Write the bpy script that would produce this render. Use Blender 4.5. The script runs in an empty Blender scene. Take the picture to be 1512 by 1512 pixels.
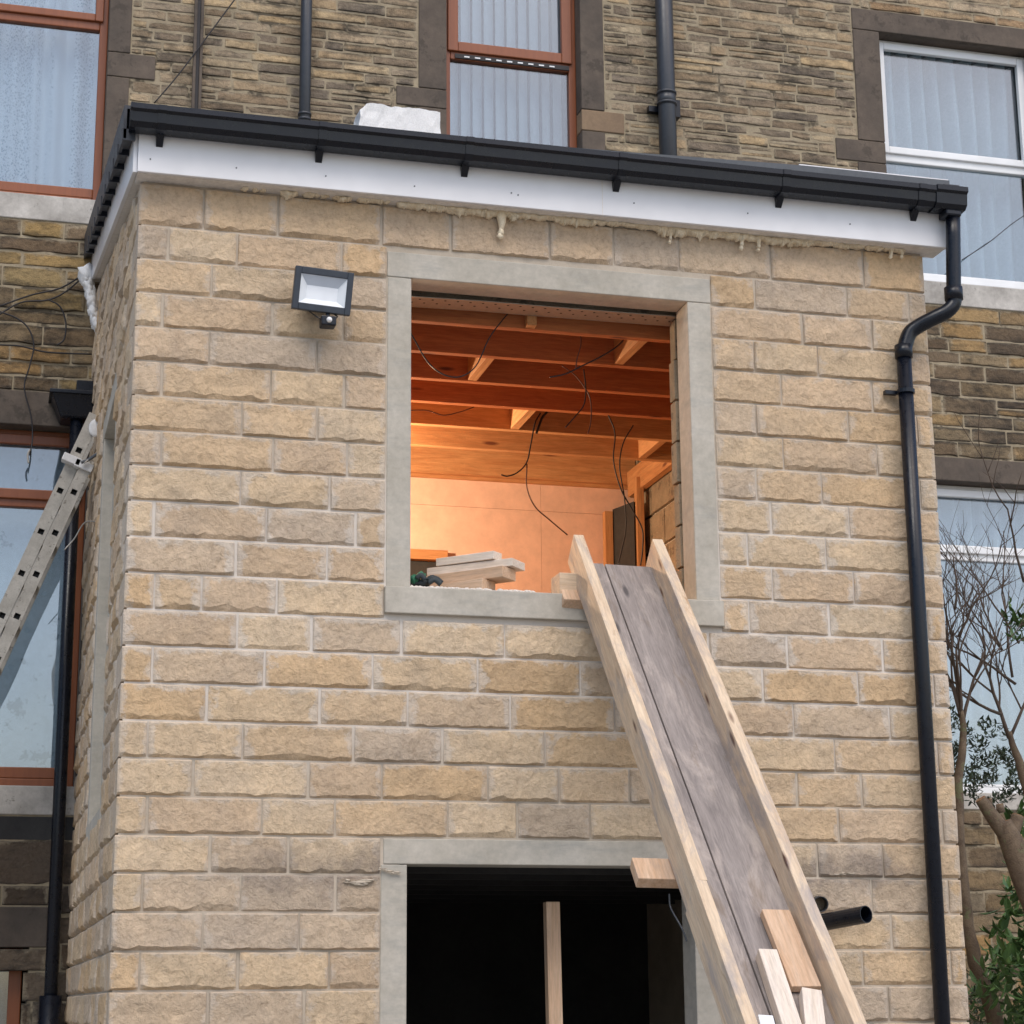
import bpy, math, random
from mathutils import Vector, Matrix, noise
rnd = random.Random(7)
sc = bpy.context.scene
col = sc.collection

# ---------------------------------------------------------------- camera
CX, CY, CZ = -0.545283, -8.035303, -0.652368
YAW, PITCH, ROLL, FPX = 0.262352, 0.240538, -0.008913, 2948.31
def _basis():
    f = Vector((math.sin(YAW)*math.cos(PITCH), math.cos(YAW)*math.cos(PITCH), math.sin(PITCH)))
    r = Vector((math.cos(YAW), -math.sin(YAW), 0)); u = r.cross(f)
    return (math.cos(ROLL)*r+math.sin(ROLL)*u), (-math.sin(ROLL)*r+math.cos(ROLL)*u), f
RV, UV, FV = _basis()
CAM = Vector((CX, CY, CZ))
cd = bpy.data.cameras.new('camera'); cam = bpy.data.objects.new('camera', cd); col.objects.link(cam)
cam.matrix_world = Matrix(((RV.x, UV.x, -FV.x, CX), (RV.y, UV.y, -FV.y, CY), (RV.z, UV.z, -FV.z, CZ), (0, 0, 0, 1)))
cd.sensor_width = 36; cd.lens = FPX/1512*36; cd.clip_end = 500; cd.clip_start = .05
sc.camera = cam
def ray(px, py): return FV + RV*((px-756)/FPX) - UV*((py-756)/FPX)
def at(px, py, Y=0.):
    v = ray(px, py); return CAM + v*((Y-CY)/v.y)
def atz(px, py, Z):
    v = ray(px, py); return CAM + v*((Z-CZ)/v.z)
def atplane(px, py, P, n):
    v = ray(px, py); return CAM + v*((P-CAM).dot(n)/v.dot(n))

# ---------------------------------------------------------------- world, sun, exposure
SUN_EL, SUN_AZ = math.radians(52), math.radians(-28)      # azimuth measured from -Y (behind camera) towards -X
w = bpy.data.worlds.new('World'); sc.world = w; w.use_nodes = True
wn = w.node_tree.nodes; wl = w.node_tree.links; wn.clear()
sky = wn.new('ShaderNodeTexSky'); sky.sky_type = 'NISHITA'; sky.sun_disc = False
sky.sun_elevation = SUN_EL; sky.sun_rotation = math.radians(180)+SUN_AZ
sky.air_density = 1.0; sky.dust_density = 2.6; sky.ozone_density = 0.6; sky.altitude = 100
bgn = wn.new('ShaderNodeBackground'); bgn.inputs['Strength'].default_value = 0.13
wo = wn.new('ShaderNodeOutputWorld'); wl.new(sky.outputs[0], bgn.inputs[0]); wl.new(bgn.outputs[0], wo.inputs[0])
sd = bpy.data.lights.new('sun', 'SUN'); so = bpy.data.objects.new('sun', sd); col.objects.link(so)
sd.energy = 1.0; sd.angle = math.radians(28); sd.color = (1, .93, .84)
sdir = Vector((math.sin(SUN_AZ)*math.cos(SUN_EL), -math.cos(SUN_AZ)*math.cos(SUN_EL), math.sin(SUN_EL)))
so.rotation_euler = sdir.to_track_quat('Z', 'Y').to_euler(); so.location = (0, -6, 12)
sc.view_settings.view_transform = 'Standard'; sc.view_settings.look = 'None'; sc.view_settings.gamma = 1
sc.view_settings.exposure = 0.60; sc.view_settings.use_curve_mapping = False

# ---------------------------------------------------------------- materials
def lin(c):
    return tuple(((v/255)/12.92 if v/255 <= .04045 else ((v/255+.055)/1.055)**2.4) for v in c)
class NT:
    def __init__(s, name):
        s.m = bpy.data.materials.new(name); s.m.use_nodes = True
        s.t = s.m.node_tree; s.b = s.t.nodes['Principled BSDF']
    def n(s, ty, **k):
        x = s.t.nodes.new(ty)
        for a, b in k.items():
            if a.startswith('i_'):
                key = a[2:]; x.inputs[int(key) if key.isdigit() else key.replace('_', ' ')].default_value = b
            else: setattr(x, a, b)
        return x
    def l(s, a, b): s.t.links.new(a, b)
    def noise(s, vec, scale, detail=6, rough=.6, dist=0.):
        x = s.n('ShaderNodeTexNoise', i_Scale=scale, i_Detail=detail, i_Roughness=rough, i_Distortion=dist)
        s.l(vec, x.inputs['Vector']); return x.outputs['Fac']
    def ramp(s, fac, stops, interp='LINEAR'):
        x = s.n('ShaderNodeValToRGB'); s.l(fac, x.inputs[0]); cr = x.color_ramp; cr.interpolation = interp
        while len(cr.elements) < len(stops): cr.elements.new(.5)
        for e, (p, c) in zip(cr.elements, stops):
            e.position = p; e.color = tuple(c)+(1,) if not isinstance(c, (int, float)) else (c, c, c, 1)
        return x.outputs[0]
    def mix(s, f, a, b, mode='MIX'):
        x = s.n('ShaderNodeMix', data_type='RGBA', blend_type=mode)
        for v, i in ((f, 0), (a, 6), (b, 7)):
            if isinstance(v, (int, float)): x.inputs[i].default_value = v
            elif isinstance(v, tuple): x.inputs[i].default_value = v+(1,)
            else: s.l(v, x.inputs[i])
        return x.outputs[2]
    def math(s, op, a, b=0., c=0.):
        x = s.n('ShaderNodeMath', operation=op)
        for i, v in enumerate((a, b, c)):
            if isinstance(v, (int, float)): x.inputs[i].default_value = v
            else: s.l(v, x.inputs[i])
        return x.outputs[0]
    def bump(s, h, strength, dist, prev=None):
        x = s.n('ShaderNodeBump', i_Strength=strength, i_Distance=dist); s.l(h, x.inputs['Height'])
        if prev is not None: s.l(prev, x.inputs['Normal'])
        return x.outputs[0]
    def fin(s, color, rough=.8, normal=None, **k):
        if isinstance(color, tuple): s.b.inputs['Base Color'].default_value = color+(1,)
        else: s.l(color, s.b.inputs['Base Color'])
        if isinstance(rough, (int, float)): s.b.inputs['Roughness'].default_value = rough
        else: s.l(rough, s.b.inputs['Roughness'])
        if normal is not None: s.l(normal, s.b.inputs['Normal'])
        for a, v in k.items(): s.b.inputs[a.replace('_', ' ')].default_value = v
        return s.m
    def pos(s): return s.n('ShaderNodeNewGeometry').outputs['Position']
    def objvec(s, scale=(1, 1, 1)):
        tc = s.n('ShaderNodeTexCoord'); oi = s.n('ShaderNodeObjectInfo')
        a = s.n('ShaderNodeVectorMath', operation='SCALE'); a.inputs['Scale'].default_value = 37.
        cb = s.n('ShaderNodeCombineXYZ')
        for i in range(3): s.l(oi.outputs['Random'], cb.inputs[i])
        s.l(cb.outputs[0], a.inputs[0])
        m = s.n('ShaderNodeVectorMath', operation='MULTIPLY'); m.inputs[1].default_value = scale
        s.l(tc.outputs['Object'], m.inputs[0])
        b = s.n('ShaderNodeVectorMath', operation='ADD'); s.l(m.outputs[0], b.inputs[0]); s.l(a.outputs[0], b.inputs[1])
        return b.outputs[0]

def stone_mat(name, mortar, soot=0., rough_bump=.012, smear=.5, dirt=False, band=False):
    n = NT(name); p = n.pos()
    at_ = n.n('ShaderNodeAttribute', attribute_name='tint')
    off = n.n('ShaderNodeVectorMath', operation='SCALE'); off.inputs['Scale'].default_value = 60.; n.l(at_.outputs['Color'], off.inputs[0])
    ad = n.n('ShaderNodeVectorMath', operation='ADD'); n.l(p, ad.inputs[0]); n.l(off.outputs[0], ad.inputs[1]); v = ad.outputs[0]
    n1 = n.noise(v, 6., 5, .6); n2 = n.noise(v, 45., 6, .7); n3 = n.noise(v, 21., 7, .7, .35)
    c = n.mix(1., at_.outputs['Color'], n.ramp(n1, [(.3, (.89, .89, .91)), (.7, (1.10, 1.07, 1.03))]), 'MULTIPLY')
    c = n.mix(1., c, n.ramp(n2, [(.32, (.80, .78, .76)), (.5, (1, 1, 1)), (.72, (1.14, 1.14, 1.12))]), 'MULTIPLY')
    # edge distances carried as two uv layers in metres
    e1 = n.n('ShaderNodeUVMap', uv_map='edge_a'); e2 = n.n('ShaderNodeUVMap', uv_map='edge_b')
    s1 = n.n('ShaderNodeSeparateXYZ'); n.l(e1.outputs[0], s1.inputs[0]); s2 = n.n('ShaderNodeSeparateXYZ'); n.l(e2.outputs[0], s2.inputs[0])
    du = n.math('MINIMUM', s1.outputs[0], s2.outputs[0]); dt = s2.outputs[1]; db = s1.outputs[1]
    nn = n.noise(p, 11., 6, .7)
    if dirt:
        sz_ = n.n('ShaderNodeSeparateXYZ'); n.l(p, sz_.inputs[0])
        fresh = n.ramp(n.math('ABSOLUTE', n.math('SUBTRACT', sz_.outputs[2], .95)), [(.35, 1.), (.75, 0.)])
        nn = n.math('ADD', nn, n.math('MULTIPLY', fresh, .045)); mortar = n.mix(fresh, mortar, lin((212, 204, 194)))
    thr = n.math('MULTIPLY', n.math('SUBTRACT', nn, .46), .12*smear)
    dm = n.math('MINIMUM', n.math('MULTIPLY', du, .8), dt)
    sm = n.math('SUBTRACT', n.math('ADD', thr, .004*smear), dm)
    smf = n.ramp(n.math('MULTIPLY_ADD', sm, 45., .5), [(.2, 0.), (.85, .55)])
    c = n.mix(smf, c, mortar)
    if soot > 0:
        sn = n.noise(p, 2.3, 7, .75, .6); sp = n.n('ShaderNodeVectorMath', operation='MULTIPLY'); sp.inputs[1].default_value = (7, 7, 24); n.l(p, sp.inputs[0])
        ss = n.noise(sp.outputs[0], 1., 5, .65)
        eb = n.ramp(n.math('MINIMUM', db, dt), [(0., 1.), (.022, 0.)])
        if band:
            sx = n.n('ShaderNodeSeparateXYZ'); n.l(p, sx.inputs[0])
            sn = n.math('ADD', sn, n.math('MULTIPLY', n.ramp(n.math('ABSOLUTE', n.math('SUBTRACT', sx.outputs[2], 3.02)), [(.12, 1.), (.6, 0.)]), .07))
        f = n.math('ADD', n.math('MULTIPLY', sn, .9), n.math('ADD', n.math('MULTIPLY', ss, .62), n.math('MULTIPLY', eb, .16)))
        c = n.mix(n.ramp(f, [(.80-.1*soot, 0.), (1.06-.1*soot, .82)]), c, (.028, .026, .024))
    if dirt:      # splashed concrete grime along one course
        sx = n.n('ShaderNodeSeparateXYZ'); n.l(p, sx.inputs[0])
        dz = n.math('ABSOLUTE', n.math('SUBTRACT', sx.outputs[2], -.13)); dn = n.noise(p, 5., 7, .75, .3)
        zf = n.ramp(dz, [(.02, .42), (.17, 0.)]); dx = n.ramp(n.math('ABSOLUTE', n.math('SUBTRACT', n.math('ABSOLUTE', n.math('SUBTRACT', sx.outputs[0], 1.88)), 1.1)), [(.35, 0.), (.75, -.5)])
        xx = n.math('MULTIPLY', n.ramp(n.math('ABSOLUTE', n.math('SUBTRACT', n.math('ABSOLUTE', n.math('SUBTRACT', sx.outputs[0], 1.9)), 1.05)), [(.30, 0.), (.8, 1.)]), .5)
        fd = n.math('SUBTRACT', n.math('ADD', dn, zf), xx)
        c = n.mix(n.ramp(fd, [(.70, 0.), (1.0, .6)]), c, lin((112, 104, 100)))
    b = n.bump(n3, 1., rough_bump*1.5)
    b = n.bump(n2, .7, rough_bump*.3, b)
    return n.fin(c, .92, b, Specular_IOR_Level=.25)

def plain_mat(name, c1, c2, scale=8., rough=.8, bump=.002, spots=None, vec=None, spec=.4, streak=None):
    n = NT(name); v = n.pos() if vec is None else n.objvec(vec)
    a = n.noise(v, scale, 7, .65); b = n.noise(v, scale*9, 5, .7)
    c = n.mix(n.ramp(a, [(.33, 0.), (.67, 1.)]), c1, c2)
    c = n.mix(1., c, n.ramp(b, [(.3, .88), (.7, 1.1)]), 'MULTIPLY')
    if spots:
        s = n.noise(v, spots[1], 4, .8); c = n.mix(n.ramp(s, [(spots[2], 0.), (spots[2]+.06, spots[3])]), c, spots[0])
    if streak:
        sp = n.n('ShaderNodeVectorMath', operation='MULTIPLY'); sp.inputs[1].default_value = streak[1]; n.l(n.pos(), sp.inputs[0])
        s = n.noise(sp.outputs[0], 1., 6, .7); c = n.mix(n.ramp(s, [(streak[2], 0.), (streak[2]+.2, streak[3])]), c, streak[0])
    return n.fin(c, rough, n.bump(b, .6, bump), Specular_IOR_Level=spec)

def wood_mat(name, c1, c2, knot=(.12, .05, .03), grain=1., dirt=None, rough=.72, knots=True, stain=None):
    n = NT(name); v = n.objvec((1.2, 14, 14)); v2 = n.objvec((1, 1, 1)); v3 = n.objvec((2.2, 9, 9)); v2 = n.objvec((.8, 2.6, 2.6))
    g = n.noise(v, 2.2, 6, .65, .8); f = n.noise(v, 9., 4, .7)
    c = n.mix(n.ramp(g, [(.3, 0.), (.7, 1.)]), c1, c2)
    c = n.mix(.55*grain, c, n.ramp(f, [(.35, .72), (.6, 1.1)]), 'MULTIPLY')
    if knots:
        vo = n.n('ShaderNodeTexVoronoi', i_Scale=1.0); n.l(v3, vo.inputs['Vector'])
        k = n.ramp(vo.outputs['Distance'], [(.06, .95), (.13, 0.)]); c = n.mix(k, c, knot)
    h = f
    if dirt:
        d = n.noise(v2, dirt[1], 7, .7, .5); c = n.mix(n.ramp(d, [(dirt[2], 0.), (dirt[2]+.16, dirt[3])]), c, dirt[0])
    if stain:
        st = n.noise(n.objvec((.7, 3, 3)), 3.2, 6, .7, .4); c = n.mix(n.ramp(st, [(stain[1], 0.), (stain[1]+.12, stain[2])]), c, stain[0])
    return n.fin(c, rough, n.bump(h, .5, .0015), Specular_IOR_Level=.3)

def mortar_mat():
    n = NT('new_mortar'); v = n.pos(); a = n.noise(v, 5., 7, .65); b = n.noise(v, 45., 5, .7)
    c = n.mix(n.ramp(a, [(.33, 0.), (.67, 1.)]), lin((176, 164, 148)), lin((196, 184, 168)))
    sz = n.n('ShaderNodeSeparateXYZ'); n.l(v, sz.inputs[0])
    fresh = n.ramp(n.math('ABSOLUTE', n.math('SUBTRACT', sz.outputs[2], .95)), [(.35, .85), (.75, 0.)])
    c = n.mix(fresh, c, lin((214, 207, 199))); return n.fin(c, .95, n.bump(b, .6, .004), Specular_IOR_Level=.3)
def simple(name, c, rough=.5, spec=.5, metal=0., nb=0., ns=30.):
    n = NT(name); v = n.pos(); a = n.noise(v, ns, 5, .7)
    cc = n.mix(1., tuple(c), n.ramp(a, [(.3, .82), (.7, 1.12)]), 'MULTIPLY')
    r = n.ramp(a, [(.3, max(0, rough-.08)), (.7, min(1, rough+.1))])
    return n.fin(cc, r, n.bump(a, .4, nb) if nb else None, Specular_IOR_Level=spec, Metallic=metal)

def glass_mat():
    n = NT('window_glass'); t = n.t; out = t.nodes['Material Output']
    tr = n.n('ShaderNodeBsdfTransparent'); gl = n.n('ShaderNodeBsdfGlossy', i_Roughness=.02)
    tr.inputs[0].default_value = (.74, .80, .84, 1); gl.inputs[0].default_value = (1, 1, 1, 1)
    nz = n.noise(n.pos(), 1.3, 2, .5); n.l(n.bump(nz, .25, .02), gl.inputs['Normal'])
    mx = n.n('ShaderNodeMixShader'); mx.inputs[0].default_value = .14
    n.l(tr.outputs[0], mx.inputs[1]); n.l(gl.outputs[0], mx.inputs[2]); n.l(mx.outputs[0], out.inputs[0]); return n.m

M = {}
MORT = lin((198, 190, 184))
M['stone'] = stone_mat('pitched_stone', lin((200, 188, 174)), 0., .013, 1.2, dirt=True)
M['oldstone'] = stone_mat('old_rubble_stone', lin((164, 152, 130)), .58, .011, .9, band=True)
M['oldstone2'] = stone_mat('old_coursed_stone', lin((138, 122, 98)), .75, .012, .6)
M['mortar'] = mortar_mat()
M['oldmortar'] = plain_mat('old_mortar', lin((142, 130, 108)), lin((168, 155, 132)), 7., .95, .006, (lin((60, 54, 46)), 3., .56, .8))
M['cast'] = plain_mat('cast_stone', lin((170, 164, 152)), lin((190, 184, 173)), 3., .85, .0012, (lin((120, 116, 104)), 22., .70, .6), streak=(lin((140, 142, 140)), (3, 3, 14), .52, .45))
M['olddress'] = plain_mat('old_dressed_stone', lin((80, 73, 67)), lin((106, 95, 85)), 3., .9, .002, (lin((60, 55, 50)), 5., .56, .5))
M['olddress_l'] = plain_mat('old_dressed_stone_tan', lin((126, 107, 88)), lin((144, 122, 98)), 4., .9, .002)
M['sill'] = plain_mat('weathered_painted_sill', lin((196, 192, 186)), lin((150, 146, 140)), 4., .85, .002, (lin((110, 106, 98)), 7., .60, .7), streak=(lin((96, 90, 82)), (30, 3, 4), .60, .6))
M['fascia'] = simple('white_fascia_board', (.80, .80, .82), .35, .4, ns=.7)
M['soffit'] = simple('white_soffit_board', (.74, .70, .65), .5, .3)
M['black'] = simple('black_plastic', (.005, .007, .013), .30, .38)
M['greypipe'] = simple('weathered_grey_black_pipe', (.035, .04, .05), .38, .5)
M['slate'] = simple('dark_roof_tile', (.02, .024, .034), .5, .5, nb=.002)
M['greyflash'] = simple('grey_roof_flashing', (.10, .11, .125), .45, .5)
M['foam'] = plain_mat('expanding_foam', lin((226, 208, 178)), lin((240, 228, 204)), 14., .8, .004)
M['foamwhite'] = plain_mat('white_foam', (.80, .80, .80), (.86, .86, .86), 20., .7, .006)
M['pine'] = wood_mat('fresh_pine', lin((214, 186, 160)), lin((196, 160, 128)), dirt=(lin((150, 140, 132)), 3.5, .55, .45))
M['pinedark'] = wood_mat('weathered_pine', lin((220, 200, 174)), lin((202, 176, 148)), dirt=(lin((158, 150, 148)), 4., .48, .75), stain=(lin((150, 112, 78)), .60, .7))
M['joist'] = wood_mat('joist_pine', lin((206, 156, 108)), lin((178, 122, 78)), knot=(.18, .06, .03))
M['joist_shaded'] = wood_mat('shaded_joist_pine', lin((190, 118, 72)), lin((160, 90, 54)), knot=(.10, .03, .02))  # joist pine made redder and darker: shade of the front joists put into colour
M['pinewhite'] = wood_mat('pale_pine', lin((232, 220, 208)), lin((214, 198, 180)), knots=False, dirt=(lin((160, 150, 145)), 8., .6, .4))
M['trough'] = wood_mat('cement_stained_board', lin((158, 149, 144)), lin((128, 120, 117)), knots=True, knot=(.09, .08, .08), stain=(lin((120, 104, 88)), .56, .7), dirt=(lin((196, 183, 173)), 2.6, .50, .6), grain=1.2)
M['block'] = plain_mat('aggregate_block', lin((134, 122, 104)), lin((162, 148, 126)), 9., .95, .014, (lin((96, 86, 74)), 7., .56, .7))
M['plaster'] = plain_mat('pink_plasterboard', lin((230, 193, 173)), lin((234, 198, 178)), 1., .9, .0005)
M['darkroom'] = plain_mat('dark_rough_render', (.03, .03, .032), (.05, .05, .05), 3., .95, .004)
M['steel'] = simple('galvanised_steel', (.42, .40, .37), .5, .5, .6, ns=60.)
M['brownpvc'] = NT('brown_woodgrain_frame'); n = M['brownpvc']
gv = n.n('ShaderNodeVectorMath', operation='MULTIPLY'); gv.inputs[1].default_value = (30, 30, 3); n.l(n.pos(), gv.inputs[0])
gf = n.noise(gv.outputs[0], 1.5, 5, .7); M['brownpvc'] = n.fin(n.mix(gf, lin((114, 62, 36)), lin((154, 90, 54))), .38, None, Specular_IOR_Level=.5)
M['whitepvc'] = simple('white_pvc_frame', (.80, .82, .84), .3, .5, ns=.6)
M['glass'] = glass_mat()
M['net'] = plain_mat('white_net_curtain', (.60, .62, .64), (.68, .70, .71), 30., .9, .001)
def lace():
    n = NT('lace_curtain'); v = n.pos()
    wv = n.n('ShaderNodeTexVoronoi', i_Scale=62.); n.l(v, wv.inputs['Vector'])
    sv = n.n('ShaderNodeVectorMath', operation='MULTIPLY'); sv.inputs[1].default_value = (9, 9, .25); n.l(v, sv.inputs[0])
    band = n.ramp(n.noise(sv.outputs[0], 1., 2, .5), [(.46, 0.), (.54, 1.)])
    holes_ = n.mix(n.ramp(wv.outputs['Distance'], [(.30, 0.), (.5, 1.)]), (.46, .50, .54), (.82, .84, .85))
    c = n.mix(band, (.82, .83, .84), holes_); return n.fin(c, .9)
M['lace'] = lace()
M['netbright'] = plain_mat('bright_net_curtain', (.80, .82, .85), (.86, .87, .88), 10., .9, .001)
M['bluecurtain'] = plain_mat('pale_blue_curtain', (.48, .55, .57), (.54, .61, .63), 6., .9, .001)
M['alu'] = plain_mat('paint_spattered_aluminium', lin((160, 155, 146)), lin((186, 181, 172)), 14., .6, .001, (lin((96, 90, 80)), 26., .60, .7), spec=.5)
M['strap'] = simple('white_plastic_strap', (.72, .72, .72), .5, .4)
M['cable'] = simple('dark_cable', (.022, .02, .022), .5, .4)
M['cablebrown'] = simple('brown_cable', (.11, .045, .03), .5, .4)
M['bark'] = plain_mat('brown_bark', lin((88, 74, 62)), lin((122, 106, 88)), 14., .95, .012, (lin((110, 118, 84)), 6., .56, .6))
M['twig'] = simple('dark_twig', (.10, .075, .06), .9, .2)
M['cut'] = plain_mat('cut_wood_end', lin((150, 120, 90)), lin((120, 88, 64)), 30., .9, .002)
def leafm(name, a, b):
    n = NT(name); oi = n.noise(n.pos(), 9., 3, .6); return n.fin(n.mix(n.ramp(oi, [(.35, 0.), (.65, 1.)]), a, b), .45, None, Specular_IOR_Level=.4)
M['leaf'] = leafm('green_leaf', (.03, .075, .02), (.10, .19, .05))
M['leafdark'] = leafm('dark_leaf', (.018, .032, .018), (.04, .065, .03))
M['ground'] = plain_mat('dusty_concrete_yard', lin((158, 154, 146)), lin((134, 130, 124)), 2., .95, .006)
M['osb'] = plain_mat('roof_deck_board', lin((150, 112, 74)), lin((128, 92, 58)), 20., .9, .002)
M['dirty'] = plain_mat('dirty_whitewash', lin((240, 242, 244)), lin((214, 220, 224)), 3., .7, .0, (lin((90, 100, 108)), 5., .58, .7))
M['glovegreen'] = simple('green_rubber', (.03, .16, .09), .6, .4, nb=.002)
M['glovedark'] = simple('dark_grey_rubber', (.035, .045, .05), .6, .4, nb=.002)
M['floodframe'] = simple('dark_grey_aluminium', (.035, .045, .062), .42, .5)
M['floodlens'] = simple('white_reflector', (.78, .82, .86), .3, .5, ns=1.)
M['floodpanel'] = simple('white_led_panel', (.86, .90, .95), .3, .5, ns=1.)
M['floodshade'] = simple('shaded_reflector', (.55, .60, .68), .3, .6, ns=1.)  # top reflector face only, its shade painted as a darker tone
M['white'] = simple('white_plastic', (.8, .8, .8), .4, .5)
M['bulb'] = None
nb_ = NT('lit_lamp'); nb_.b.inputs['Emission Color'].default_value = (1, .62, .3, 1); nb_.b.inputs['Emission Strength'].default_value = 20; M['bulb'] = nb_.m

# ---------------------------------------------------------------- helpers
WM = {}
def emit(name, me, mat, parent=None, mw=None, **props):
    o = bpy.data.objects.new(name, me); col.objects.link(o)
    if mat is not None and not me.materials: me.materials.append(M[mat] if isinstance(mat, str) else mat)
    mw = mw or Matrix()
    WM[o.name] = mw
    if parent is not None:
        o.parent = parent; o.matrix_local = WM[parent.name].inverted() @ mw
    else: o.matrix_local = mw
    for k, v in props.items():
        if v: o[k] = v
    return o
def thing(name, loc, label, category, group=None):
    o = bpy.data.objects.new(name, None); col.objects.link(o); o.empty_display_size = .1
    m = Matrix.Translation(Vector(loc)); o.matrix_local = m; WM[o.name] = m
    o['label'] = label; o['category'] = category
    if group: o['group'] = group
    return o
class MB:
    def __init__(s): s.v = []; s.f = []; s.sm = False
    def add(s, vs, fs):
        b = len(s.v); s.v += [Vector(v) for v in vs]; s.f += [tuple(b+i for i in f) for f in fs]; return s
    def box(s, a, b):
        x0, y0, z0 = a; x1, y1, z1 = b
        return s.add([(x0,y0,z0),(x1,y0,z0),(x1,y1,z0),(x0,y1,z0),(x0,y0,z1),(x1,y0,z1),(x1,y1,z1),(x0,y1,z1)],
                     [(0,3,2,1),(4,5,6,7),(0,1,5,4),(1,2,6,5),(2,3,7,6),(3,0,4,7)])
    def hexa(s, p):   # 8 points like box order
        return s.add(p, [(0,3,2,1),(4,5,6,7),(0,1,5,4),(1,2,6,5),(2,3,7,6),(3,0,4,7)])
    def tube(s, pts, r, n=8, cap=True, r1=None):
        pts = [Vector(p) for p in pts]; N = len(pts); rs = r if isinstance(r, list) else [r+( (r1-r)*i/(N-1) if r1 is not None else 0) for i in range(N)]
        b = len(s.v); up = None
        for i, p in enumerate(pts):
            d = (pts[min(i+1, N-1)]-pts[max(i-1, 0)]).normalized()
            if up is None:
                up = Vector((0, 0, 1)) if abs(d.z) < .9 else Vector((1, 0, 0))
            e = d.cross(up).normalized(); g = e.cross(d).normalized(); up = g
            for k in range(n):
                a = 2*math.pi*k/n; s.v.append(p+(e*math.cos(a)+g*math.sin(a))*rs[i])
        for i in range(N-1):
            for k in range(n):
                s.f.append((b+i*n+k, b+i*n+(k+1) % n, b+(i+1)*n+(k+1) % n, b+(i+1)*n+k))
        if cap: s.f.append(tuple(b+k for k in range(n))[::-1]); s.f.append(tuple(b+(N-1)*n+k for k in range(n)))
        return s
    def blob(s, c, r, n=6, jit=.15, seed=0):
        c = Vector(c); r = Vector(r) if not isinstance(r, (int, float)) else Vector((r, r, r)); b = len(s.v)
        for i in range(n+1):
            t = math.pi*i/n
            for k in range(2*n):
                a = math.pi*k/n; d = Vector((math.sin(t)*math.cos(a), math.sin(t)*math.sin(a), math.cos(t)))
                q = 1+jit*noise.noise(d*1.7+Vector((seed, seed*.7, 0)))
                s.v.append(c+Vector((d.x*r.x, d.y*r.y, d.z*r.z))*q)
        for i in range(n):
            for k in range(2*n): s.f.append((b+i*2*n+k, b+i*2*n+(k+1) % (2*n), b+(i+1)*2*n+(k+1) % (2*n), b+(i+1)*2*n+k))
        return s
    def build(s, name, mat, parent=None, smooth=False, bevel=0., **props):
        if not s.v: return None
        lo = Vector((min(v.x for v in s.v), min(v.y for v in s.v), min(v.z for v in s.v)))
        hi = Vector((max(v.x for v in s.v), max(v.y for v in s.v), max(v.z for v in s.v)))
        c = (lo+hi)/2; c.z = lo.z
        me = bpy.data.meshes.new(name); me.from_pydata([v-c for v in s.v], [], s.f); me.update()
        if smooth: me.polygons.foreach_set('use_smooth', [True]*len(me.polygons))
        o = emit(name, me, mat, parent, Matrix.Translation(c), **props)
        if bevel:
            m = o.modifiers.new('bevel', 'BEVEL'); m.width = bevel; m.segments = 2; m.limit_method = 'ANGLE'
        return o
def obox(name, c, ax, ay, az, L, Wd, H, mat, parent=None, bevel=.002, **props):
    """oriented box: local X along ax (length L), Y along ay, Z along az; centred at c"""
    me = bpy.data.meshes.new(name); mb = MB().box((-L/2, -Wd/2, -H/2), (L/2, Wd/2, H/2))
    # slight sawn irregularity
    r = random.Random(name+str(round(c[0], 3))+str(round(c[2], 3)))
    vs = [v+Vector((0, r.uniform(-.0015, .0015), r.uniform(-.0015, .0015))) for v in mb.v]
    me.from_pydata(vs, [], mb.f); me.update()
    ax = Vector(ax).normalized(); az = (Vector(az)-ax*Vector(az).dot(ax)).normalized(); ay = az.cross(ax)
    mw = Matrix(((ax.x, ay.x, az.x, c[0]), (ax.y, ay.y, az.y, c[1]), (ax.z, ay.z, az.z, c[2]), (0, 0, 0, 1)))
    o = emit(name, me, mat, parent, mw, **props)
    if bevel:
        m = o.modifiers.new('bevel', 'BEVEL'); m.width = bevel; m.segments = 2
    return o
def beam(name, p0, p1, wd, h, mat, parent=None, up=(0, 0, 1), **props):
    p0 = Vector(p0); p1 = Vector(p1); return obox(name, (p0+p1)/2, p1-p0, None, up, (p1-p0).length, wd, h, mat, parent, **props)
def smooth_path(pts, n=6):
    pts = [Vector(p) for p in pts]; P = [pts[0]*2-pts[1]]+pts+[pts[-1]*2-pts[-2]]; out = []
    for i in range(1, len(P)-2):
        for k in range(n):
            t = k/n; a, b, c, d = P[i-1:i+3]
            out.append(.5*((2*b)+(c-a)*t+(2*a-5*b+4*c-d)*t*t+(3*b-a-3*c+d)*t**3))
    out.append(pts[-1]); return out

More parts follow.
